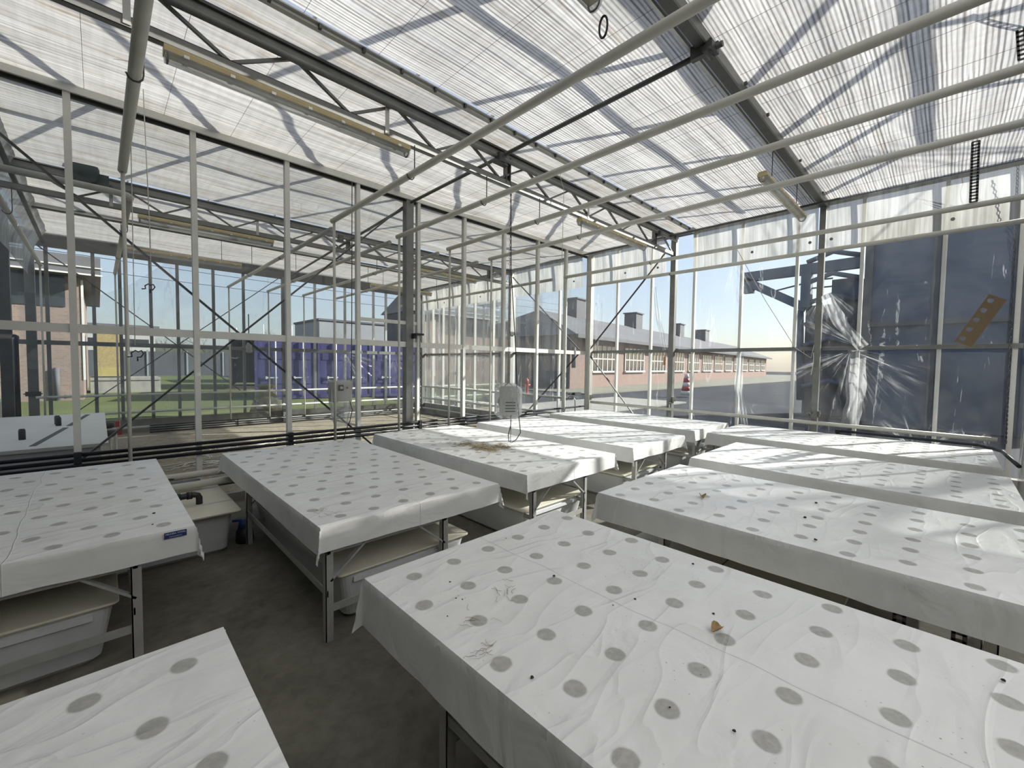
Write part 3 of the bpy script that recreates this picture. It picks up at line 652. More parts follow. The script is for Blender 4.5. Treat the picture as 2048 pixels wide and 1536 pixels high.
# ------------------------------------------------------------------ heating pipes
def heat_pipe(label, x, y0, y1, riser=True, hooks=(), r=.031, z=3.5):
    t = thing('heating_pipe', label, 'pipe', (x, y1, 0), 'overhead heating pipes')
    MB().tube([(x, y0, z), (x, y1, z)], r, 14).build('pipe_run', 'pipe', t)
    if riser: MB().tube([(x, y1-.06, z-.01), (x, y1-.06, .12)], .017, 10).build('riser', 'pipe', t)
    for hy, hz in hooks:
        MB().tube([(x+.045, hy-.04, hz), (x+.045, hy-.04, z+.02), (x+.04, hy-.04, z-.012), (x+.02, hy-.04, z-.038), (x-.008, hy-.04, z-.04), (x-.03, hy-.04, z-.028), (x-.042, hy-.04, z)], .0055, 6).build('hook', 'dark_steel', t)
    return t
HK = ((3.81, 3.80),)
for x, y0, lb in ((.21, 2.2, 'white heating pipe overhead nearest the camera, at the far left'), (2.24, YN, 'white heating pipe overhead passing the top of the photo near its middle'),
                  (3.18, YN, 'white overhead heating pipe with its end just left of the middle column'), (4.08, YN, 'white overhead heating pipe, third of the long parallel runs from the left'),
                  (4.97, YN, 'white overhead heating pipe carrying the slotted strap'), (7.06, YN, 'white overhead heating pipe just in front of the side curtains'),
                  (7.93, YN, 'white pipe along the bottom edge of the side curtains')):
    heat_pipe(lb, x, y0, 5.72, True, HK if x < 7.9 else ((3.86, 3.8),), .036 if x < 1 else .031, 3.5 if x < 7.9 else 3.445)
for x, y0, lb in ((.3, 6.6, 'heating pipe in the far bay hanging below the motor'), (2.36, YP+.2, 'far bay heating pipe ending left of the far wall column'), (3.24, YP+.2, 'far bay heating pipe ending in front of the far wall column'),
                  (4.12, YP+.2, 'far bay heating pipe ending just right of the far wall column'), (4.97, YP+.2, 'far bay heating pipe above the control box'), (7.06, YP+.2, 'far bay heating pipe nearest the far right corner')):
    heat_pipe(lb, x, y0, YO-.3, True, ((8.36, 3.8), (10.54, 4.1)), .031)
heat_pipe('heating pipe at the left end of the far bay', -.78, 7.4, YO-.3, True, ((8.36, 3.8),), .031)
t = thing('header_pipe', 'white header pipe with a bend under the teal motor', 'pipe', (-.4, 6.55, 3.5))
MB().tube([(-1.15, 6.5, 3.5), (.1, 6.5, 3.5), (.2, 6.51, 3.5), (.27, 6.54, 3.5), (.3, 6.6, 3.5), (.3, 6.62, 3.5)], .036, 12).build('pipe_run', 'pipe', t)
# low wall pipes
def rail_pipe(label, pts, r, group, posts=(), clips=(), mat='pipe', cat='pipe', name='wall_pipe'):
    t = thing(name, label, cat, pts[0], group)
    MB().tube(pts, r, 10).build('pipe_run', mat, t)
    for p in clips: MB().box(p, (.03, .03, r*3)).build('clip', mat, t)
    return t
t = rail_pipe('white pipe low along the right wall behind the far row of tables', [(XW-.22, -.45, .80), (XW-.22, 5.62, .84)], .03, 'low white wall pipes')
for y in (1.5, 3.78):
    MB().tube([(XW-.22, y, .3), (XW-.22, y, .95)], .008, 6).bb((XW-.27, y-.03, .95), (XW-.17, y+.03, .97)).build('bracket', 'steel', t)
for z, lb in ((.88, 'upper'), (.49, 'middle'), (.15, 'bottom')):
    rail_pipe('%s of three white pipes along the far glass wall' % ('lowest' if lb == 'bottom' else lb), [(-.9, YO-.32, z), (XW-.3, YO-.32, z)], .026, 'low white wall pipes', clips=[(x, YO-.3, z) for x in (-.5, 3.6, 7.6)])
    rail_pipe('%s of three white pipes on the right wall beyond the partition' % ('lowest' if lb == 'bottom' else lb), [(XW-.22, 6.1, z), (XW-.22, YO-.36, z)], .026, 'low white wall pipes', clips=[(XW-.2, y, z) for y in (8.3, 11)])
for i in range(4):
    rail_pipe('thin dark hose along the far wall foot, %s from the floor' % ordinal(i), [(.8, YO-.4, .03+.05*i), (7.4, YO-.4, .03+.05*i)], .014, 'dark hoses at the far wall foot', mat='black', cat='hose', name='hose', clips=[(x, YO-.39, .03+.05*i) for x in (2.5, 5.2)])
# black pipes in front of the partition
for z, lb in ((.735, 'topmost'), (.68, 'middle'), (.625, 'lowest')):
    xe = XW-.25 if z > .7 else (6.6 if z > .65 else 6.2)
    t = rail_pipe('%s of three black pipes in front of the partition' % lb, [(XL+.05, YP-.075, z), (xe, YP-.075, z)], .019, 'black pipes along the partition', mat='black')
    for x in (-.16, 1.73, 3.61, 5.44): MB().box((x, YP-.072, z), (.055, .046, .05)).build('clip', 'black', t)
for z, y, lb in ((.5, 5.28, 'upper'), (.43, 5.14, 'lower')):
    rail_pipe('%s of two cream drain pipes between the two front left tables' % lb, [(.1, y, z), (1.9, y, z)], .034, 'cream drain pipes', mat='pipe')
rail_pipe('grey drain pipe lying behind the low tank between the front tables', [(.15, 5.5, .34), (1.9, 5.5, .34)], .045, 'cream drain pipes', mat='tub')
t = thing('black_pipe', 'black pipe with an elbow on the right wall behind the far table', 'pipe', (XW-.16, 1.1, .7))
MB().tube([(XW-.16, 1.15, .55), (XW-.16, 1.15, .7), (XW-.16, 1.1, .72), (XW-.16, -.3, .71), (XW-.4, -.48, .69), (XW-1.3, -.55, .66)], .02, 8).build('pipe_run', 'black', t)
MB().box((XW-.16, 1.14, .71), (.055, .06, .055)).build('elbow', 'black', t)
for i in range(3):
    rail_pipe('dark hose along the floor beyond the partition, %s from the right wall kerb' % ordinal(i), [(7.9-.14*i, 6.2, .03), (7.7-.12*i, YO-.5, .03)], .014, 'dark hoses on the far bay floor', mat='black', cat='hose', name='hose')

# ------------------------------------------------------------------ fluorescent lamps
def lamp(x0, x1, y, z, rods=None):
    t = thing('fluorescent_lamp', 'x', 'lamp', (x0, y, z), 'fluorescent tube lamps')
    def half(zs, w, h, sgn, n=8):
        prof = [(math.cos(PI*k/n)*w, sgn*math.sin(PI*k/n)*h) for k in range(n+1)]
        return prof
    mb = MB(); pr = [(-.05, 0), (-.05, .03), (-.035, .05), (.035, .05), (.05, .03), (.05, 0)]
    vs = [(x, y+a, z+b) for x in (x0, x1) for a, b in pr]; n = len(pr)
    mb.add(vs, [(k, (k+1) % n, n+(k+1) % n, n+k) for k in range(n)]+[tuple(reversed(range(n))), tuple(range(n, 2*n))]); mb.build('housing', 'lamp', t)
    mb = MB(); pr = [(.052*math.cos(PI+PI*k/8), .06*math.sin(PI+PI*k/8)) for k in range(9)]; n = 9
    vs = [(x0+.005, y+a, z+b) for a, b in pr]+[(x1-.005, y+a, z+b) for a, b in pr]
    mb.add(vs, [(k, k+1, n+k+1, n+k) for k in range(n-1)]+[tuple(range(n)), tuple(reversed(range(n, 2*n)))], True); d = mb.build('diffuser', 'diffuser', t)
    MB().tube([(x0+.06, y-.015, z-.012), (x1-.06, y-.015, z-.012)], .013, 8).build('tube', 'white_alu', d)
    for k in range(7):
        xx = x0+.12+(x1-x0-.24)*k/6; MB().box((xx, y-.052, z+.004), (.03, .008, .02)).build('clip', 'clip', t); MB().box((xx, y+.052, z+.004), (.03, .008, .02)).build('clip', 'clip', t)
    for xx in (x0+.02, x1-.02): MB().torus((xx, y, z-.01), .04, .006, (0, 1, 0), (0, 0, 1), 12, 5, 1.2).build('hanging_ring', 'dark_steel', t)
    if rods:
        for xx in (x0+.35, x1-.35): MB().tube([(xx, y, z+.05), (xx, y, rods)], .005, 5).build('rod', 'dark_steel', t)
    return t
pl = [(.36, 2.22, 3.78, 3.72, None, 'long yellowed fluorescent lamp under the near truss at upper left'), (4.98, 6.84, 3.78, 3.72, None, 'yellowed fluorescent lamp under the near truss, right of the middle column'),
      (5.27, 7.1, 1.52, 3.76, 4.14, 'fluorescent lamp hung on rods under the gutter beam at right'), (.3, 2.12, 1.52, 3.76, 4.14, 'fluorescent lamp whose rounded end shows at the top edge of the photo'),
      (.46, 2.24, 8.33, 3.72, None, 'fluorescent lamp under the far bay truss at left'), (.4, 2.22, 10.54, 3.66, 4.12, 'fluorescent lamp beyond the far bay truss, in front of the sky at left'),
      (4.98, 6.8, 8.33, 3.72, None, 'fluorescent lamp under the far bay truss, behind the middle column'), (5.1, 6.95, 10.54, 3.66, 4.12, 'fluorescent lamp deepest in the far bay near the far right corner')]
L0 = None
for x0, x1, y, z, rods, lb in pl:
    o = lamp(x0, x1, y, z, rods); o['label'] = lb
t = thing('cable_loop', 'black cable loop hanging from the lamp at the top edge of the photo', 'cable', (2.16, 1.5, 3.6))
MB().torus((2.17, 1.5, 3.64), .028, .007, (0, 1, 0), (0, 0, 1), 18, 6, 2.2).build('loop', 'black', t)

# ------------------------------------------------------------------ planting tables
def table(name_label, x0, y0, y1, cov_label, cmat, legx=(.04, .86), legy=None, seed=0, w=1.38, sk=(.17, .15, .17, .15), cover_rot=False, top=.7, sag=0, ear=1):
    z = top; l = y1-y0
    t = thing('planting_table', name_label, 'table', (x0+w/2, y0+l/2, 0), 'planting tables in two rows')
    MB().bb((x0+.012, y0+.012, z-.13), (x0+w-.012, y1-.012, z-.012)).build('tray', 'foam', t)
    ye = legy
    for fy in ye:
        for fx in legx:
            a, b = x0+fx, fy
            MB().bb((a, b, 0), (a+.045, b+.006, z-.13)).bb((a, b, 0), (a+.006, b+.045, z-.13)).build('leg', 'alu', t)
    for k, fy in enumerate(ye):
        MB().bb((x0+legx[0], fy+.008, z-.175), (x0+legx[1]+.045, fy+.03, z-.13)).build('end_rail', 'alu', t)
        MB().bb((x0+legx[0]+.01, fy+.008, .17), (x0+legx[1]+.03, fy+.016, .215)).build('low_rail', 'alu', t)
        MB().bar((x0+legx[0]+.03, fy+.02, .36), (x0+legx[0]+.26, fy+.02, z-.15), .012, .04, (0, 1, 0)).build('knee_brace', 'alu', t)
        MB().bar((x0+legx[1]+.02, fy+.02, .36), (x0+legx[1]-.21, fy+.02, z-.15), .012, .04, (0, 1, 0)).build('knee_brace', 'alu', t)
    for fx in legx:
        MB().bb((x0+fx+.008, ye[0], .27), (x0+fx+.016, ye[1]+.04, .31)).build('side_rail', 'alu', t)
        MB().bb((x0+fx+.008, ye[0], z-.175), (x0+fx+.03, ye[1]+.04, z-.13)).build('top_rail', 'alu', t)
    # cover film: a sheet folded down on four sides, pointed ears at the corners
    step = .034
    def lines(n_):
        k = int(n_/step); return [-.17, -.136, -.102, -.068, -.034, -.012, 0, .006]+[n_*i/k for i in range(1, k)]+[n_-.006, n_, n_+.012, n_+.034, n_+.068, n_+.102, n_+.136, n_+.17]
    su, sv = lines(w), lines(l)
    def wave(a, s): return 1+.08*nz(a*2.1, s+seed)+.03*nz(a*7, s+seed)
    def fn(u, v):
        s = u; q = v
        du = (-s if s < 0 else (s-w if s > w else 0)); dv = (-q if q < 0 else (q-l if q > l else 0))
        x = min(max(s, 0), w); y = min(max(q, 0), l)
        ou = -1 if s < 0 else 1; ov = -1 if q < 0 else 1
        ku = (sk[0] if s < 0 else sk[2])/.17*wave(y, 1 if s < 0 else 2); kv = (sk[1] if q < 0 else sk[3])/.17*wave(x, 3 if q < 0 else 4)
        zz = .0018
        if du == 0 and dv == 0:
            edge = min(s, w-s, q, l-q); e = min(1, edge/.12)
            zz = .0025+e*(.009*nz(s*1.9+seed, q*1.3)+.008*abs(nz(s*3.2+q*2.2, q*2-s*1.2, seed))+.002*nz(s*8, q*5+seed, 2)) - sag*math.exp(-((s-w*.5)**2+(q-l*.45)**2)*1.6)
            return (x0+x, y0+y, z+zz)
        if du > 0 and dv > 0:
            mn = min(du, dv)*ear; off = mn*.3
            return (x0+x+ou*(.006+off*(.75 if du > dv else .5)), y0+y+ov*(.006+off*(.5 if du > dv else .75)), z-max(du*ku, dv*kv)-(.035*mn/.17))
        if du > 0: return (x0+x+ou*(.004+.012*du+.003*nz(y*4, du*9, seed)), y0+y, z-du*ku)
        return (x0+x, y0+y+ov*(.004+.012*dv+.003*nz(x*4, dv*9, seed)), z-dv*kv)
    mbc = MB(); mbc.add([fn(a_, b_) for a_ in su for b_ in sv], [(i*len(sv)+j, (i+1)*len(sv)+j, (i+1)*len(sv)+j+1, i*len(sv)+j+1) for i in range(len(su)-1) for j in range(len(sv)-1)], True)
    c = mbc.build('film_cover', cmat, origin=(x0, y0, z)); c.data.set_sharp_from_angle(angle=math.radians(42))
    tag(c, cov_label, 'table cover', 'white film covers on the planting tables')
    return t
def tub(label, a, b, rim=.03, lidmat='lid', cuts=0):
    t = thing('nutrient_tub', label, 'tub', ((a[0]+b[0])/2, (a[1]+b[1])/2, a[2]), 'tubs under the tables')
    rbox(MB(), a, (b[0], b[1], b[2]-.03), .05, 4, .05).build('body', 'tub', t)
    rbox(MB(), (a[0]-.025, a[1]-.025, b[2]-.028), (b[0]+.025, b[1]+.025, b[2]), .03, 3, 0).build('lid', lidmat, t)
    for k in range(cuts):
        y = a[1]+(b[1]-a[1])*(k+1)/(cuts+1); MB().bb((a[0]-.025, y-.003, b[2]), (b[0]+.025, y+.003, b[2]+.002)).build('lid_joint', 'strip', t)
    MB().bb((a[0]+.08, a[1]-.012, b[2]-.075), (b[0]-.08, a[1]+.03, b[2]-.045)).build('rim', 'tub', t)
    return t
T = [
 ('aluminium planting table at the left edge, the blue label on its cover', -1.0, 3.0, 5.3, 'white film cover at the left edge with a blue label on its skirt', 'cover_a', (.3, 1.1), .70),
 ('aluminium planting table left of centre whose front leg stands on bare floor', .89, 2.47, 5.18, 'spotted white film cover left of centre with a sharp front corner', 'cover_a', (.035, .86), .70),
 ('aluminium planting table under the hanging white fan box', 2.63, 2.5, 5.33, 'film cover with brown root stains below the fan box', 'cover_b', (.1, .86), .70),
 ('aluminium planting table fourth from the left in the far row', 4.44, 2.53, 5.36, 'sunlit film cover fourth from the left in the far row', 'cover_a', (.1, .86), .70),
 ('aluminium planting table in the corner by the partition and right wall', 6.37, 2.62, 5.45, 'sunlit film cover in the corner by the right wall and partition', 'cover_b', (.1, .86), .70),
 ('aluminium planting table in the front at lower left', -1.08, -.5, 1.77, 'film cover with large grey spots at the lower left corner of the photo', 'cover_b', (.1, 1.1), .70),
 ('aluminium planting table in the front at lower right', .82, -.5, 1.76, 'dirt-specked film cover filling the lower right front of the photo', 'cover_dirty', (.1, 1.0), .70),
 ('aluminium planting table behind the front right one', 2.67, -.46, 1.80, 'half shaded film cover with a curled brown leaf on it', 'cover_a', (.1, 1.0), .70),
 ('aluminium planting table second from the right wall in the right row', 4.45, -.42, 1.86, 'sunlit film cover second from the right wall in the right row', 'cover_b', (.1, 1.0), .70),
 ('aluminium planting table against the right wall in the right row', 6.34, -.40, 2.42, 'sunlit film cover along the right wall below the brown card', 'cover_a', (.1, 1.0), .70),
]
for i, (lb, x0, y0, y1, cl, cm, lx, tp) in enumerate(T):
    w = 1.38 if i != 6 else 1.315
    sk = (.17, .15, .17, .15)
    if i == 6: sk = (.215, .15, .16, .13)
    if i == 7: sk = (.19, .15, .17, .15)
    table(lb, x0, y0, y1, cl, cm, lx, ((y0+.02, y0+1.87) if i < 5 else (y1-2.0, y1-.48)), i*3.7, w, sk, top=tp, sag=.006)
tubs = [('grey tub with cream lid under the table at the left edge', (-.95, 3.12, .0), (.03, 4.15, .34)),
        ('grey tub with cream lid under the table left of centre', (1.05, 2.58, .0), (2.02, 4.6, .34)),
        ('grey tub with sunlit cream lid under the stained table', (2.72, 2.62, .0), (3.62, 5.0, .34)),
        ('grey tub with cream lid under the fourth far row table', (4.5, 2.7, .0), (5.5, 5.0, .34)),
        ('grey tub under the table in the right wall corner', (6.5, 2.85, .0), (7.5, 5.0, .34)),
        ('grey tub with cream lid under the front left table', (-.95, .1, .0), (.0, 1.5, .34)),
        ('grey tub with cream lid under the front right table', (1.1, .0, .0), (2.0, 1.4, .34)),
        ('grey tub whose sunlit cream lid shows in the gap between two right row tables', (2.36, .38, .0), (3.6, 1.62, .34)),
        ('grey tub with cream lid under the second right row table', (4.55, .2, .0), (5.5, 1.5, .34)),
        ('grey tub with cream lid under the right wall table of the right row', (6.45, .2, .0), (7.4, 1.9, .34))]
for lb, a, b in tubs: tub(lb, a, b, cuts=1 if 'gap' in lb else 0)
# low tank between the two front left tables with its plumbing
t = thing('nutrient_tank', 'low grey tank with cream lid on the floor between the two left tables', 'tank', (.3, 4.8, 0))
rbox(MB(), (-.12, 4.29, 0), (.81, 5.3, .35), .05, 4, .03).build('body', 'tub', t)
rbox(MB(), (-.16, 4.2, .352), (.86, 5.34, .375), .02, 3).build('lid', 'lid', t)
MB().bb((-.1, 4.55, .376), (.86, 4.565, .382)).build('lid_joint', 'tub', t)
t = thing('valve', 'black pipe elbow with a blue valve on the low tank lid', 'valve', (.62, 4.62, .375))
MB().tube([(.62, 4.62, .377), (.62, 4.62, .43), (.61, 4.62, .455), (.58, 4.62, .465), (.52, 4.62, .462), (.42, 4.64, .455), (.3, 4.66, .45)], .026, 10).build('elbow', 'black', t)
MB().lathe((.45, 4.635, .457), [(.036, -.04), (.036, .04)], 12, 'x').lathe((.55, 4.62, .463), [(.034, -.02), (.034, .02)], 12, 'x').build('union_nut', 'black', t)
MB().tube([(.4, 4.64, .46), (.4, 4.64, .52)], .022, 10).box((.4, 4.64, .535), (.07, .03, .03)).build('valve_handle', 'blue', t)
t = thing('pump', 'blue and black pump on the floor beside the low tank', 'pump', (.93, 4.45, 0))
MB().lathe((.93, 4.45, 0), [(.07, .0), (.075, .02), (.07, .1), (.05, .14)], 14).build('body', 'black', t)
MB().lathe((.93, 4.45, .14), [(.05, 0), (.045, .05), (.02, .06)], 12).build('cap', 'blue', t)
MB().tube([(.93, 4.45, .17), (.9, 4.46, .2), (.84, 4.48, .2)], .012, 8).build('hose_stub', 'blue', t)
t = thing('valve_bracket', 'perforated steel bracket with a black valve above the low tank', 'bracket', (.5, 5.35, .3))
MB().bb((.28, 5.34, .33), (1.1, 5.346, .4)).bb((.28, 5.33, .395), (1.1, 5.37, .4)).build('angle_bar', 'steel', t)
MB().bb((.46, 5.24, .36), (.72, 5.34, .44)).build('valve_box', 'black', t)
MB().tube([(.55, 5.22, .38), (.55, 5.2, .3), (.56, 5.2, .24)], [.008, .012, .016], 8).build('handle', 'steel', t)
for k in range(4): MB().lathe((.85+.07*k, 5.337, .365), [(.007, -.003), (.007, .003)], 8, 'y').build('bolt_hole', 'black', t)
t = tag(MB().tube([(.2, 5.0, .44), (.28, 5.02, .52), (.4, 5.1, .53), (.5, 5.2, .5)], .007, 6).build('cable', 'black'), 'black cable arching over the cream drain pipe', 'cable')

# blue label on the left table cover
t = thing('maker_label', 'small blue label with two lines of white print on the cover skirt', 'label', (.29, 2.985, .66))
lx0, lx1, lz0, lz1 = .240, .340, .660, .695
MB().add([(lx0, 2.984, lz0+.002), (lx1, 2.984, lz0), (lx1, 2.984, lz1), (lx0, 2.984, lz1), (lx0, 2.986, lz0), (lx1, 2.986, lz0), (lx1, 2.986, lz1), (lx0, 2.986, lz1)], [(0, 1, 2, 3), (4, 7, 6, 5), (0, 4, 5, 1), (1, 5, 6, 2), (2, 6, 7, 3), (3, 7, 4, 0)]).build('plate', worn('label_blue', (.03, .05, .2), .4), t)
def text(body, x, z, size, w=1):
    c = bpy.data.curves.new('print', 'FONT'); c.body = body; c.size = size; c.extrude = .0004
    o = bpy.data.objects.new('print', c); COL.objects.link(o)
    me = bpy.data.meshes.new_from_object(o); bpy.data.objects.remove(o); me.materials.append(M_['white_wall'])
    o = bpy.data.objects.new('print', me); COL.objects.link(o)
    o.parent = t; o.rotation_euler = (PI/2, 0, 0); o.location = Vector((x, 2.9832, z))-t.location; o.scale = (w, 1, 1)
text('MEULERA', .245, .681, .0125, .9); text('WINSEL', .297, .682, .011, 1.0); text('www.meulera.nl', .262, .667, .0085, 1.0)

# ------------------------------------------------------------------ litter on the covers
def crumb(x, y, r, label, grp):
    mb = MB(); vs = []; rnd = random.Random(int(x*999+y*77))
    mb.lathe((x, y, .704), [(r*.5, 0), (r, r*.35), (r*.75, r*.9), (r*.2, r*1.1)], 7)
    for p in mb.v: p.x += rnd.uniform(-r, r)*.35; p.y += rnd.uniform(-r, r)*.35
    return tag(mb.build('soil_crumb', 'soil'), label, 'crumb', grp)
for k, (px, py) in enumerate([(850, 1168), (925, 1199), (900, 1165), (895, 1232), (912, 1197), (1064, 1355), (1340, 1414), (1270, 1198), (1108, 1152), (1226, 1210), (1469, 1462), (2007, 1361), (1012, 1076), (1427, 1227), (1386, 1128)]):
    p = at(px, py, 2, .706); crumb(p.x, p.y, .003+.0015*(k % 3), 'small dark soil crumb on the front right table cover', 'soil crumbs on the front right cover')
for k, (px, py) in enumerate([(308, 1027), (305, 1049)]):
    p = at(px, py, 2, .706); crumb(p.x, p.y, .008-.003*k, ('larger' if k == 0 else 'smaller')+' dark crumb on the labelled cover at left', None)
for k, (px, py) in enumerate([(1632, 1006), (1610, 1035), (1631, 1080)]):
    p = at(px, py, 2, .706); crumb(p.x, p.y, .009, 'dark crumb on the half shaded cover, %s of three from the right wall' % ordinal(k), None)
def dead_leaf(label, p, s, a):
    mb = MB(); R = Matrix.Rotation(a, 3, 'Z')
    def fn(u, v):
        w = math.sin(PI*min(.98, u*.95+.04))*s*.32; q = (v-.5)*2
        return Vector(p)+R @ Vector((s*(u-.5), w*q, .006+.35*s*(q*q)*math.sin(PI*u)+.08*s*nz(u*6, q*3)))
    return tag(mb.grid(fn, 14, 8).build('dead_leaf', 'leaf'), label, 'leaf')
p = at(1405, 995, 2, .708); dead_leaf('curled brown leaf on the half shaded cover', (p.x, p.y, .708), .075, .5)
p = at(1435, 1262, 2, .708); dead_leaf('dried plant scrap on the dirty front cover', (p.x, p.y, .708), .06, -.3)
def roots(label, spots, n, seed, name='root_tangle', mat='wood', z=.706, spread=.06):
    mb = MB(); rnd = random.Random(seed)
    for _ in range(n):
        p = Vector(rnd.choice(spots)); a = rnd.uniform(0, 2*PI); pts = []
        q = Vector((p.x+rnd.gauss(0, spread), p.y+rnd.gauss(0, spread), z+rnd.uniform(.001, .006)))
        for k in range(6):
            pts.append(q.copy()); a += rnd.uniform(-.8, .8); q += Vector((math.cos(a), math.sin(a), 0))*spread*.33; q.z = z+rnd.uniform(.001, .007)
        mb.tube(pts, rnd.uniform(.0006, .0014)*(spread/.06)**.5*(3 if spread > .2 else 1), 4, False)
    return tag(mb.build(name, mat), label, 'roots', None, 'stuff')
roots('dry pale root fibres on the front right cover', [tuple(at(x, y, 2, .7)) for x, y in ((970, 1310), (955, 1235), (1015, 1190))], 26, 3, spread=.03)
roots('brown root matter stuck to the cover below the fan box', [tuple(at(x, y, 2, .7)) for x, y in ((955, 893), (985, 897), (975, 900), (930, 889), (1000, 893))], 260, 5, spread=.085)
roots('thin root scrap on the cover left of centre', [tuple(at(x, y, 2, .7)) for x, y in ((648, 1022), (655, 1030))], 12, 6, spread=.03)
roots('pale tangle of dried roots on the soil beyond the partition', [(x*.5, 8.3+.25*math.sin(x*3)-.2*x*.1, 0) for x in range(2, 15)]+[(x*.5+.3, 9.4, 0) for x in range(2, 15)], 420, 9, mat='rope', z=.01, spread=.22)

# ------------------------------------------------------------------ hanging fan box
bx, by = 3.56, 3.72
dz0, dz1 = at(1018, 828, 1, by).z, at(1018, 776, 1, by).z
t = thing('fan_box', 'white louvred fan box in a clear plastic bag hanging on a chain', 'fan box', (bx, by, dz0))
R = Matrix.Rotation(math.radians(-40), 3, 'Z'); cz = (dz0+dz1)/2; hh = (dz1-dz0)
MB().box((bx, by, cz), (.21, .2, hh), R).box((bx, by, dz1+.012), (.18, .17, .024), R).build('casing', 'sheet_metal', t)
for k in range(4): MB().box(Vector((bx, by, cz-.01-.035*k))+R @ Vector((.02, -.101, 0)), (.12, .006, .012), R).build('louvre', 'black', t)
MB().lathe(Vector((bx, by, cz)), [(.06, -.118), (.06, -.1)], 14, 'x').build('inlet_ring', 'sheet_metal', t)
MB().bar((bx-.07, by+.03, dz1), (bx, by, dz1+.07), .03, .004).bar((bx, by, dz1+.07), (bx+.06, by-.04, dz1+.01), .03, .004).build('hanging_bracket', 'steel', t)
MB().bar(Vector((bx, by, 0))+Vector((-.13, .02, cz-.03)), Vector((bx, by, 0))+Vector((-.09, -.03, dz0-.04)), .035, .006).build('paper_tag', worn('orange_brown_tag', (.45, .26, .08), .8), t)
def bagf(u, v):
    a = 2*PI*u; rr = .165*(1-.55*max(0, v-.85)/.15)*(1-.5*max(0, .15-v)/.15)
    sq = rr/max(abs(math.cos(a)), abs(math.sin(a)))**.6
    q = R @ Vector((math.cos(a)*sq, math.sin(a)*sq, 0))
    return (bx+q.x*(1+.07*nz(a*2, v*4)), by+q.y*(1+.07*nz(a*2+5, v*4)), dz0-.06+(hh+.12)*v)
MB().grid(bagf, 36, 14).build('bag', 'bag', t)
def chain(name, label, a, b, R=.012, r=.003, mat='dark_steel'):
    a = Vector(a); b = Vector(b); d = (b-a); n = int(d.length/(R*2.6)); d.normalize(); s = d.orthogonal().normalized(); s2 = d.cross(s)
    mb = MB()
    for k in range(n):
        mb.torus(a+d*(k+.5)*(b-a).length/n, R*.62, r, s if k % 2 else s2, d, 8, 4, 2.2)
    return tag(mb.build(name, mat), label, 'chain')
chain('chain', 'dark chain carrying the white fan box', (bx, by, dz1+.07), (bx, by, 3.8), .014, .0028)
t = thing('power_cable', 'dark cable looping below the fan box onto the stained cover', 'cable', (bx, by, .71))
MB().tube([(bx+.03, by-.02, dz0-.01), (bx+.02, by-.03, .92), (bx-.03, by-.04, .8), (bx-.02, by-.04, .725), (bx+.03, by-.05, .712), (bx+.09, by-.06, .74), (bx+.14, by-.08, .82), (bx+.12, by-.07, 1.0), (bx+.1, by-.05, 1.3), (bx+.08, by-.04, 1.8), (bx+.02, by, 2.8), (bx, by, 3.79)], .0055, 6).build('lead', 'black', t)
MB().tube([(bx+.02, by-.03, dz0-.01), (bx+.01, by-.04, .71)], .004, 5).build('drip_cord', 'dark_steel', t)

# ------------------------------------------------------------------ control box in a bag, beyond the partition
cx0, cx1 = 2.22, 2.5; cy = YP-.12
t = thing('control_box', 'grey control box with a black dial wrapped in clear plastic on the partition', 'control box', (2.36, cy, .95))
MB().bb((cx0, cy, 1.12), (cx1, cy+.1, 1.4)).build('casing', 'sheet_metal', t)
MB().bb((2.31, cy-.008, 1.27), (2.38, cy, 1.35)).build('dial_plate', 'black', t)
MB().lathe((2.345, cy-.012, 1.31), [(.022, -.02), (.024, .0)], 14, 'y').build('dial_knob', 'clip', t)
MB().lathe((2.43, cy-.006, 1.31), [(.012, -.012), (.014, .0)], 10, 'y').build('push_button', 'red', t)
def bag2(u, v):
    a = 2*PI*u; w_ = .17-.09*(1-v)**2; return (2.36+w_*math.cos(a)*(1+.12*nz(a, v*5)), cy+.05+.085*math.sin(a), .78+.64*v)
MB().grid(bag2, 30, 16).build('bag', 'bag', t)
t = tag(MB().tube([(2.47, cy, 1.12), (2.5, cy-.01, 1.0), (2.46, cy-.02, .85), (2.4, cy-.02, .72), (2.38, cy, .6)], .006, 6).build('power_cable', 'strip'), 'grey cable hanging below the bagged control box', 'cable')
t = tag(MB().tube([(2.50, cy+.02, 1.3), (2.51, cy+.02, 2.2), (2.52, cy+.02, 4.1)], .006, 6).build('power_cable', 'strip'), 'cable rising from the control box to the gutter', 'cable')

# ------------------------------------------------------------------ motor on the far bay truss
mp = at(175, 358, 1, 8.2)
t = thing('gear_motor', 'dark teal gear motor on the far bay truss', 'motor', mp)
MB().box(mp+Vector((.06, .0, -.02)), (.3, .14, .2)).build('gearbox', 'teal', t)
MB().lathe(mp+Vector((-.02, -.06, .06)), [(.11, -.16), (.14, -.13), (.14, .02), (.1, .05)], 18, 'y').build('motor_bell', 'teal', t)
MB().lathe(mp+Vector((.26, 0, -.06)), [(.03, -.06), (.05, -.04), (.05, .03), (.03, .06)], 12, 'x').build('coupling', 'dark_steel', t)
MB().bb(mp+Vector((-.2, -.05, -.16)), mp+Vector((-.14, .08, .14))).build('mounting_plate', 'dark_steel', t)

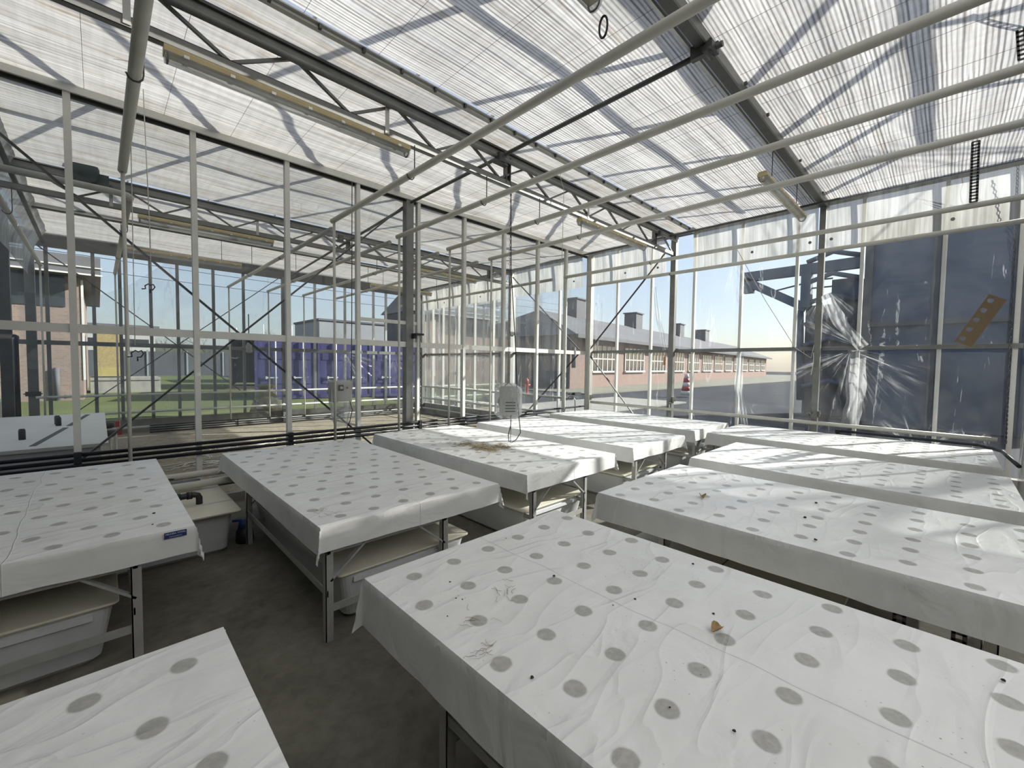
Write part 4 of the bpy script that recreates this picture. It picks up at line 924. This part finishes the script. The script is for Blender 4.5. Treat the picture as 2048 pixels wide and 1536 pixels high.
# ------------------------------------------------------------------ strings, chains, straps
def cord(label, pts, r=.004, mat='rope', cat='cord', name='cord'):
    return tag(MB().tube(pts, r, 5).build(name, mat), label, cat)
q = at(290, 100, 1, 5.3)
cord('pale pull cord hanging near the upper left, right of the thick pipe', [(q.x-.02, 5.3, 4.15), (q.x, 5.3, 3.0), at(303, 575, 1, 5.3)], .004)
cord('pale pull cord hanging straight beside the near left pipe', [at(257, 110, 1, 5.0), at(262, 300, 1, 5.0), at(270, 690, 1, 5.0)], .0035)
def hookwire(label, px, py, y, s):
    c = at(px, py, 1, y); mb = MB()
    pts = [c+Vector((s*a, 0, s*b)) for a, b in ((-1.5, -.5), (-.8, -.4), (-.9, .3), (-.3, .8), (.1, .5), (.6, .8), (.9, .2), (.5, -.5), (0, -.5), (0, -1.3))]
    return tag(mb.tube(pts, .006, 6).build('wire_hook', 'black'), label, 'hook')
hookwire('bent black wire hook hanging before the lawn at left', 275, 709, 5.0, .045)
hookwire('bent black wire hook hanging before the sky at left', 300, 575, 5.3, .04)
cord('thin loose white string hanging at the near truss left of the second lamp', [at(1130, 318, 1, 3.7), at(1120, 352, 1, 3.7), at(1128, 380, 1, 3.7), at(1124, 520, 1, 3.7)], .004)
cord('thin white string looping over the rail at the gutter column', [at(1475, 500, 0, 8.0), at(1530, 600, 0, 8.0), at(1590, 695, 0, 8.0), at(1622, 716, 0, 8.0), at(1628, 690, 0, 8.0)], .005)
cord('short knotted white string hanging down the gutter column', [at(1627, 705, 0, 8.0), at(1627, 725, 0, 8.0), at(1622, 750, 0, 8.0)], .006)
chain('chain', 'dark hanging chain at the right edge of the photo', at(2036, 330, 1, -.5), at(2011, 888, 1, -.5), .02, .005)
chain('chain', 'thin chain hanging beside the middle column', at(840, 672, 1, YP-.1), at(840, 850, 1, YP-.1), .014, .004)
t = thing('cable_bracket', 'black bracket on the partition post beside the middle column', 'bracket', (3.61, YP-.05, 1.95))
MB().box(at(836, 669, 1, YP-.1), (.14, .12, .03)).box(at(828, 674, 1, YP-.08), (.04, .08, .05)).build('arm', 'black', t)
cv = at(498, 695, 1, 6.2)
t = thing('lamp_socket', 'white bulb socket hanging on a black cord beyond the partition', 'lamp', cv)
MB().tube([cv+Vector((0, 0, .05)), cv+Vector((0, 0, .42))], .006, 5).build('cord', 'black', t)
MB().lathe(cv, [(.02, -.07), (.035, -.05), (.03, -.01), (.036, 0), (.03, .03), (.018, .06)], 12).build('holder', 'white_wall', t)
def slotted(label, a, b, w=.035):
    a = Vector(a); b = Vector(b); t = thing('slotted_strap', label, 'strap', a); d = (b-a); n = max(4, int(d.length/.034)); d.normalize()
    s = Vector((0, 1, 0)); mb = MB(); th = .004
    for k in (-1, 1): mb.bar(a+s*k*w*.36, b+s*k*w*.36, w*.3, .006, (1, 0, 0))
    for k in range(n+1): mb.bar(a+(b-a)*(k/n)-s*w*.45, a+(b-a)*(k/n)+s*w*.45, .015, .006, (1, 0, 0))
    mb.build('perforated_bar', 'dark_steel', t); return t
slotted('dark slotted strap hanging from a heating pipe at the upper right', (7.02, -.10, 4.19), (7.02, -.11, 3.53), .07)
slotted('dark slotted strap at the top right corner of the photo', at(2037, -10, 0, 5.0), at(2045, 118, 0, 5.0), .05)
slotted('slotted black strap under the half shaded table', (2.76, .12, .05), (2.76, .12, .5), .05)
slotted('second slotted black strap under the half shaded table, nearer the right edge', (2.76, -.08, .05), (2.76, -.08, .5), .05)
# brown card with five holes
p0, p1, p2, p3 = at(1978, 588, 0, 8.0), at(2014, 600, 0, 8.0), at(1943, 694, 0, 8.0), at(1908, 683, 0, 8.0)
def cardp(u, v): return p3.lerp(p0, u).lerp(p2.lerp(p1, u), v)
mb = MB(); nu_, nv_ = 50, 16; vs = []; keep = []
pts = {}
ln = (p0-p3).length; wd = (p1-p0).length
for i in range(nu_):
    for j in range(nv_):
        cu, cvv = (i+.5)/nu_, (j+.5)/nv_
        if any(((cu-h)*ln)**2+((cvv-.3)*wd)**2 < (wd*.17)**2 for h in (.1, .3, .5, .7, .9)): continue
        f = []
        for a, b in ((i, j), (i+1, j), (i+1, j+1), (i, j+1)):
            if (a, b) not in pts: pts[(a, b)] = len(vs); vs.append(cardp(a/nu_, b/nv_))
            f.append(pts[(a, b)])
        keep.append(tuple(f))
n0 = len(vs); vs2 = vs+[p-Vector((.004, 0, 0)) for p in vs]
mb.add(vs2, keep+[tuple(n0+i for i in reversed(f)) for f in keep])
tag(mb.build('trap_card', 'card'), 'tilted brown card with five round holes on the right wall film', 'card')
tg = at(1329, 722, 0, 8.0)
tag(MB().box(tg, (.004, .05, .16)).torus(tg+Vector((0, 0, .1)), .014, .003, (0, 1, 0), (0, 0, 1), 10, 5).build('paper_tag', worn('orange_tag', (.45, .24, .12), .8)), 'small orange paper tag on the right wall film under the bright fold', 'tag')
# small clamp and tap near the corner column
t = thing('tap', 'grey bent tap pipe on a bracket by the corner column', 'tap', (7.9, 6.0, .7))
MB().tube([(7.95, 6.05, .55), (7.95, 6.05, .85), (7.92, 6.1, .93), (7.86, 6.16, .93), (7.82, 6.2, .86)], .014, 8).build('spout', 'alu', t)
MB().box((8.0, 6.05, 1.0), (.22, .08, .06)).box((7.85, 6.1, .99), (.14, .05, .03)).build('bracket', 'dark_steel', t)

# ------------------------------------------------------------------ white tank in the far bay (left)
t = thing('water_tank', 'large white water tank with flat lid beyond the partition at left', 'tank', (-.35, 8.0, 0))
MB().bb((-1.1, 6.35, 0), (.0, 9.9, .72)).build('body', 'tub', t)
MB().bb((-1.12, 6.3, .72), (.06, 9.95, .755)).build('lid', 'white_wall', t)
MB().bar((-.5, 6.5, .757), (-.32, 8.0, .757), .05, .004).bar((-.3, 8.2, .757), (-.14, 9.7, .757), .05, .004).build('lid_strap', 'strip', t)
for x, y in ((-.62, 7.1), (-.4, 8.3), (-.42, 8.5)):
    MB().lathe((x, y, .755), [(.028, 0), (.028, .1), (.022, .12)], 10).build('stub_pipe', 'black', t)
for y in (8.3, 9.3):
    v_ = MB().lathe((.08, y, .6), [(.03, -.07), (.05, -.05), (.05, .05), (.03, .08)], 12, 'x').build('valve', 'black', t)
    MB().box((.2, y, .62), (.05, .07, .09)).build('valve_handle', 'red', v_)
MB().tube([(.1, 8.3, .55), (.1, 8.3, .0)], .016, 8).tube([(.16, 8.5, .55), (.16, 8.5, .0)], .016, 8).build('drain_pipe', 'pipe', t)
t = thing('drain_downpipe', 'black downpipe with an elbow at the far left', 'pipe', (-1.0, 9.8, 0))
MB().tube([(-.93, 10.2, 2.0), (-.9, 10.1, 1.98), (-.9, 10.0, 1.9), (-.9, 9.98, .1)], .03, 10).build('pipe_run', 'black', t)

# ------------------------------------------------------------------ outside
def building(name, label, cat, loc): return thing(name, label, cat, loc)
# brick house with flat roof at the left
b = building('brick_building', 'pinkish brick building with a deep flat roof edge at left', 'building', (-5, 27, 0))
MB().bb((-12, 25.0, -.1), (-.45, 38, 5.0)).build('wall', 'brick', b)
MB().bb((-12.4, 24.2, 5.02), (.15, 38.5, 5.75)).build('roof', 'roof', b)
MB().bb((-12.4, 24.12, 5.0), (.2, 24.2, 5.06)).bb((-12.4, 24.14, 5.3), (.2, 24.2, 5.34)).build('fascia', 'white_wall', b)
MB().bb((-12, 24.96, 3.75), (-.9, 25.0, 5.0)).build('louvre_band', 'dark_glass', b)
MB().bb((-.45, 24.97, .8), (-.38, 25.3, 4.9)).build('corner_trim', 'white_wall', b)
MB().tube([(-1.2, 24.9, 0), (-1.2, 24.9, 1.3)], .08, 8).build('vent_pipe', 'roof', b)
tag(MB().bb((-30, 96, -.1), (60, 98, 4.6)).build('hedge', worn('distant_hedge', (.12, .125, .1), .95, 0, .4, .5)), 'grey-green line of far trees across the horizon at left', 'hedge', None, 'stuff')
b = building('straw_stack', 'yellow covered stack beside the brick building', 'stack', (.6, 30, 0))
MB().bb((-.05, 30, 1.2), (.9, 31.4, 3.1)).build('sheeting', 'straw', b)
MB().bb((-.1, 29.9, .8), (.95, 31.5, 1.25)).build('tarp', 'yellow', b)
MB().bb((-.3, 29.7, -.1), (2.4, 31.6, .6)).bb((-.3, 29.65, .6), (2.4, 31.65, .74)).build('plinth', 'concrete', b)
# distant white hall, trees, poles
b = building('white_hall', 'low white hall with a strip of windows in the distance at left', 'building', (2, 70, 0))
MB().bb((-1.5, 70, 0), (5.2, 80, 5.4)).build('wall', worn('pale_hall_wall', (.5, .49, .46), .8), b)
MB().bb((-1.2, 69.9, 3.4), (4.6, 70, 4.2)).build('window_strip', 'dark_glass', b)
MB().bb((-1.8, 69.5, 5.4), (5.6, 80.5, 5.9)).build('roof', 'roof', b)
fnc = thing('fence', 'dark low fence in the distance behind the lawn at left', 'fence', (4, 60, 0))
MB().bb((-3, 60, -.1), (14, 60.1, 2.6)).build('panel', 'shed', fnc)
for k in range(6): MB().bb((-3+3.4*k-.08, 59.9, -.1), (-3+3.4*k+.08, 60, 2.75)).build('fence_post', 'grey_house', fnc)
def tree(label, x, y, h, seed, mat='bark'):
    rnd = random.Random(seed); mb = MB(); t = thing('bare_tree', label, 'tree', (x, y, 0), 'bare trees outside')
    def branch(p, d, ln, r, k):
        q = p; pts = [p.copy()]; rs = [r]; dd = d.copy()
        for i in range(4):
            dd = (dd+Vector((rnd.uniform(-.25, .25), rnd.uniform(-.25, .25), rnd.uniform(-.05, .15)))).normalized(); q = q+dd*ln/4; pts.append(q.copy()); rs.append(r*(1-.16*(i+1)))
        mb.tube(pts, rs, 6 if r > .03 else 4, False)
        if k > 0:
            for i in range(3 if k > 1 else 4):
                a = rnd.uniform(0, 2*PI); e = (dd*.75+Vector((math.cos(a), math.sin(a), .25))*.75).normalized()
                branch(pts[rnd.choice((2, 3, 4))], e, ln*rnd.uniform(.55, .75), r*.5, k-1)
    branch(Vector((x, y, -.1)), Vector((0, 0, 1)), h*.42, h*.022, 4)
    mb.build('branches', mat, t); return t
tree('bare tree on the lawn far behind the left posts', 13.5, 84, 8, 1); tree('bare tree left of the container roof, in the distance', 20.5, 80, 8, 2)
tree('small bare tree beside the distant white hall', 9.0, 86, 7, 3)
tree('unseen bare tree just outside the right wall, added to cast branch shadows on the screen', 13.2, -4.2, 11.5, 14)  # out-of-view tree added for its shadows on the ceiling cloth
for i, (x, y, h) in enumerate(((14.4, 58, 7.5), (18.2, 60, 7.8), (11, 55, 6.5))):
    tag(MB().tube([(x, y, 0), (x, y, h*.82)], .055, 8).build('pole', 'white_wall'), 'white pole in the distance, %s from the left' % ordinal([1, 2, 0][i]), 'pole')
# blue containers
u = Vector((.972, -.235, 0)); vv = Vector((.235, .972, 0)); P0 = Vector((4.85, 21.0, 0))
def container(label, p, w, h, ln, mat, doors=True):
    t = thing('shipping_container', label, 'container', p)
    def P(a, b, z): return p+u*a+vv*b+Vector((0, 0, z))
    mb = MB()
    def corr(a0, a1, b0, b1, n):
        vs = []; fs = []
        for k in range(n*4+1):
            f = k/(n*4); o = .05 if (k % 4) in (1, 2) else 0
            d = Vector((b1-b0, -(a1-a0), 0)).normalized()
            q = P(a0+(a1-a0)*f, b0+(b1-b0)*f, 0)+(u*d.x+vv*d.y)*o
            vs += [q+Vector((0, 0, .12)), q+Vector((0, 0, h-.1))]
        return vs, [(2*k, 2*k+2, 2*k+3, 2*k+1) for k in range(n*4)]
    for a0, a1, b0, b1, n in ((.05, .05, .1, ln, 16), (w-.05, w-.05, ln, .1, 16), (w, 0, ln, ln, 6)): mb.add(*corr(a0, a1, b0, b1, n))
    mb.add([P(0, 0, h), P(w, 0, h), P(w, ln, h), P(0, ln, h)], [(0, 1, 2, 3)]); mb.build('shell', mat, t)
    R = Matrix((u, vv, Vector((0, 0, 1)))).transposed()
    mb = MB()
    for a in (.06, w-.06): mb.box(P(a, .06, h/2), (.12, .12, h), R)
    mb.box(P(w/2, .06, h-.06), (w, .12, .12), R).box(P(w/2, .06, .08), (w, .12, .16), R); mb.build('corner_frame', mat, t)
    if doors:
        for s in (0, 1):
            a = .12+s*(w/2-.12); dr = MB().box(P(a+(w/2-.12)/2, .05, h/2), (w/2-.14, .05, h-.3), R).box(P(a+(w/2-.12)/2, .02, h*.3), (w/2-.3, .03, .3), R).box(P(a+(w/2-.12)/2, .02, h*.7), (w/2-.3, .03, .3), R).build('door', mat, t)
            for k in (.62,):
                MB().tube([P(a+k*(w/2-.12), -.05, .12), P(a+k*(w/2-.12), -.05, h-.12)], .03, 8).build('lock_rod', 'white_alu', dr)
            MB().box(P(a+.5*(w/2-.12), -.05, .95), (.42, .02, .05), R).box(P(a+.3*(w/2-.12), -.05, .95), (.07, .03, .12), R).build('door_handle', 'white_alu', dr)
    return t
for i, lb in enumerate(('violet-blue shipping container, left of the three in the row', 'violet-blue shipping container, middle of the three in the row', 'violet-blue shipping container, right of the three in the row')):
    container(lb, P0+u*(i*2.5), 2.44, 2.75, 6, 'container')
container('dark maroon corrugated container standing left of the blue ones', Vector((5.6, 30.0, 0)), 2.7, 3.3, 6, 'maroon', False)
b = building('grey_box_building', 'plain grey building rising behind the blue containers', 'building', (22, 40, 0))
MB().bb((13.0, 36, -.1), (21, 42, 5.1)).build('wall', 'grey_house', b)
MB().bb((12.9, 35.9, 5.1), (21.1, 42.1, 5.25)).build('roof', 'roof', b)
# straw cone
t = thing('wrapped_plant', 'straw wrapped cone shaped bundle outside the far wall', 'bundle', (3.6, 14.2, 0))
MB().lathe((3.6, 14.3, -.03), [(.46, 0), (.44, .18), (.36, .45), (.26, .72), (.17, .9)], 20).build('matting', 'straw', t)
MB().lathe((3.6, 14.3, .84), [(.17, 0), (.24, .05), (.26, .12), (.0, .13)], 20).build('cap', 'straw', t)
MB().torus((3.6, 14.3, .8), .2, .012, (1, 0, 0), (0, 1, 0), 20, 5).build('binding_cord', 'rope', t)
# dark shed and brick hall behind the right wall
b = building('dark_shed', 'dark grey shed outside behind the corner', 'building', (20, 24, 0))
MB().bb((15.6, 26, -.1), (22.6, 30, 5.3)).build('wall', 'shed', b)
MB().add([(15.4, 25.8, 5.3), (22.8, 25.8, 5.3), (22.8, 30.2, 5.3), (15.4, 30.2, 5.3), (16.4, 28, 7.4), (22.8, 28, 7.6)], [(0, 1, 5, 4), (1, 2, 5), (2, 3, 4, 5), (3, 0, 4), (3, 2, 1, 0)]).build('roof', 'roof', b)
MB().bb((15.6, 25.94, .0), (22.6, 26, 1.2)).build('plinth', 'concrete', b)
b = building('brick_hall', 'long orange brick hall with grey roof and chimneys outside the right wall', 'building', (60, 26, 0))
ang = math.atan2(.11, 1); RH = Matrix.Rotation(ang, 3, 'Z'); H0 = Vector((24.8, 19.4, 0))
def hp(a, d, z): return H0+RH @ Vector((a, d, z))
HL, HD, EZ, RZ = 82, 11, 3.9, 6.5
def hbox(mb, a0, a1, d0, d1, z0, z1): return mb.box(hp((a0+a1)/2, (d0+d1)/2, (z0+z1)/2), (a1-a0, d1-d0, z1-z0), RH)
hbox(MB(), 0, HL, 0, HD, -.1, EZ).build('wall', 'brick2', b)
MB().add([hp(-.6, -.9, EZ), hp(HL+.6, -.9, EZ), hp(HL+.6, HD+.9, EZ), hp(-.6, HD+.9, EZ), hp(3.5, HD/2, RZ), hp(HL-4, HD/2, RZ)], [(0, 1, 5, 4), (1, 2, 5), (2, 3, 4, 5), (3, 0, 4), (3, 2, 1, 0)]).build('roof', 'roof', b)
hbox(MB(), -.06, 0, .1, HD-.1, -.1, EZ).build('end_cladding', 'shed', b)
hbox(MB(), -.6, HL+.6, -1.0, -.9, EZ-.25, EZ+.02).build('gutter', 'shed', b)
for k in range(13):
    a0 = 3.2+k*6.0
    wd_ = hbox(MB(), a0, a0+4.2, -.06, .02, 1.25, 3.3).build('window', 'dark_glass', b)
    mb = MB()
    for j in range(6): hbox(mb, a0+j*.84-.05, a0+j*.84+.05, -.1, -.04, 1.25, 3.3)
    hbox(mb, a0, a0+4.2, -.1, -.04, 2.2, 2.28); hbox(mb, a0-.1, a0+4.3, -.2, .0, 1.12, 1.26); mb.build('frame', 'white_wall', wd_)
for k, (px, wpx) in enumerate(((1150, 1.7), (1267, 1.9), (1355, 1.9), (1405, 2.2))):
    d = at(px, 640, 2, 2.0); dd = Vector((d.x, d.y, 0)).normalized()
    n_ = RH @ Vector((0, 1, 0)); s_ = ((H0+n_*HD/2).dot(n_))/dd.dot(n_); c = dd*s_
    cm = MB().box((c.x, c.y, RZ+.55), (wpx, wpx*.8, 2.1), RH).build('chimney', 'roof', b)
    MB().box((c.x, c.y, RZ+1.65), (wpx*1.15, wpx*.95, .12), RH).build('chimney_cap', 'shed', cm)
MB().tube([hp(0, -.3, 1.5), hp(0, -.3, 3.0)], .15, 10).build('wall_lamp', 'shed', b)
t = thing('hydrant', 'red hydrant on the grass outside the far bay', 'hydrant', (19, 17, 0))
hpt = at(1053, 790, 2, 0)
MB().lathe((hpt.x, hpt.y, -.05), [(.12, 0), (.1, .1), (.1, .7), (.14, .75), (.1, .9), (.03, 1.0)], 12).build('barrel', 'red', t)
MB().lathe((hpt.x, hpt.y, .55), [(.06, -.25), (.06, .25)], 10, 'x').build('nozzle', 'red', t)
# dark plant building, tower and gantry at the right
b = building('plant_building', 'tall dark blue sheet clad plant building outside the right wall', 'building', (20, 0, 0))
MB().bb((17.6, -2.4, -.1), (24, 1.95, 6.2)).build('wall', 'silo', b)
for y in (1.9, .35, -1.2, -2.3): MB().bb((17.48, y-.1, 0), (17.6, y+.1, 6.2)).build('pilaster', 'shed', b)
MB().bb((17.5, -2.4, 3.0), (17.6, 1.9, 3.15)).build('ledge', 'shed', b)
t = thing('tower', 'dark process tower with pipework and railings left of the plant building', 'tower', (20, 3, 0))
def g2(px, py, x=18.6): return at(px, py, 0, x)
a, c = g2(1612, 612), g2(1722, 556)
MB().bb((18.6, c.y, 0), (21, a.y, a.z)).build('core', 'shed', t)
MB().bb((18.8, g2(1722, 560).y, 0), (21, g2(1662, 560).y, g2(1680, 556).z)).build('upper_block', 'silo', t)
for k in range(7):
    z = 1.0+k*.75; MB().tube([(18.5, c.y-.0, z), (18.45, (a.y+c.y)/2, z+.25), (18.5, a.y, z)], .09, 6).build('pipe_coil', 'gantry', t)
for k in range(3):
    zr = g2(1640, 575).z+.28*k; MB().tube([(18.6, g2(1615, 575).y, zr), (18.6, g2(1665, 575).y, zr)], .03, 6).build('railing', 'shed', t)
MB().tube([g2(1600, 620), g2(1600, 690), g2(1600, 800)], .12, 8).build('downpipe', 'gantry', t)
t = thing('steel_gantry', 'blue grey steel gantry arm reaching left from the tower', 'gantry', g2(1490, 556))
MB().bar(g2(1488, 556), g2(1726, 524), .3, .36).build('top_beam', 'gantry', t)
MB().bar(g2(1490, 562), g2(1612, 616), .3, .3).build('strut', 'gantry', t)
MB().bar(g2(1615, 540), g2(1612, 616), .3, .4).build('post', 'gantry', t)
MB().box(g2(1498, 579), (.3, .35, .3)).build('floodlight', 'gantry', t)
MB().bar(g2(1550, 582), g2(1604, 568), .05, .05).build('cable_arm', 'shed', t)
t = thing('barrier', 'red and white striped barrier post outside the right wall', 'barrier', (22, 8, 0))
bp_ = at(1372, 790, 2, .0)
for k in range(5): MB().lathe((bp_.x, bp_.y, k*.25), [(.3-.04*k, 0), (.27-.04*k, .25)], 12).build('stripe', 'red' if k % 2 else 'white_wall', t)
# curved power lines seen through the far glass
for k in range(4):
    z = 9.0+k*1.1; tag(MB().tube([(-25+i*10, 45+k*.6, z-.9*math.sin(PI*i/9)) for i in range(10)], .022, 4).build('power_line', 'black'), 'thin overhead power line across the sky at left', 'power line', 'power lines over the lawn')

# ------------------------------------------------------------------ light
EL, AZ = math.radians(27.7), math.radians(-28)
sd = Vector((math.cos(EL)*math.cos(AZ), math.cos(EL)*math.sin(AZ), math.sin(EL)))
sun = bpy.data.lights.new('sun', 'SUN'); sun.energy = 8.8; sun.angle = math.radians(.6); sun.color = (1, .955, .87)
so = bpy.data.objects.new('sun', sun); COL.objects.link(so); so.rotation_euler = (-sd).to_track_quat('-Z', 'Y').to_euler(); so.location = sd*40
w = bpy.data.worlds.new('sky'); S.world = w; w.use_nodes = True; nt = w.node_tree; nt.nodes.clear()
sk = nt.nodes.new('ShaderNodeTexSky'); sk.sky_type = 'NISHITA'; sk.sun_disc = False; sk.sun_elevation = EL
sk.sun_rotation = PI/2-AZ; sk.air_density = 1.0; sk.dust_density = 1.6; sk.ozone_density = 2.0; sk.altitude = 50
bg = nt.nodes.new('ShaderNodeBackground'); bg.inputs[1].default_value = .16
wo = nt.nodes.new('ShaderNodeOutputWorld'); L(nt, mixc(nt, .42, sk.outputs[0], (4.6, 4.75, 4.9)), bg.inputs[0]); L(nt, bg.outputs[0], wo.inputs[0])
S.view_settings.view_transform = 'Standard'; S.view_settings.look = 'None'; S.view_settings.gamma = 1.0
S.view_settings.use_curve_mapping = False; S.view_settings.exposure = 0.29
S.cycles.transparent_max_bounces = 24; S.cycles.use_adaptive_sampling = True; S.cycles.adaptive_threshold = .04; S.cycles.max_bounces = 8; S.cycles.diffuse_bounces = 4; S.cycles.glossy_bounces = 3
S.cycles.transmission_bounces = 4; S.cycles.caustics_reflective = False; S.cycles.caustics_refractive = False
S.cycles.sample_clamp_indirect = 6; S.cycles.use_denoising = True
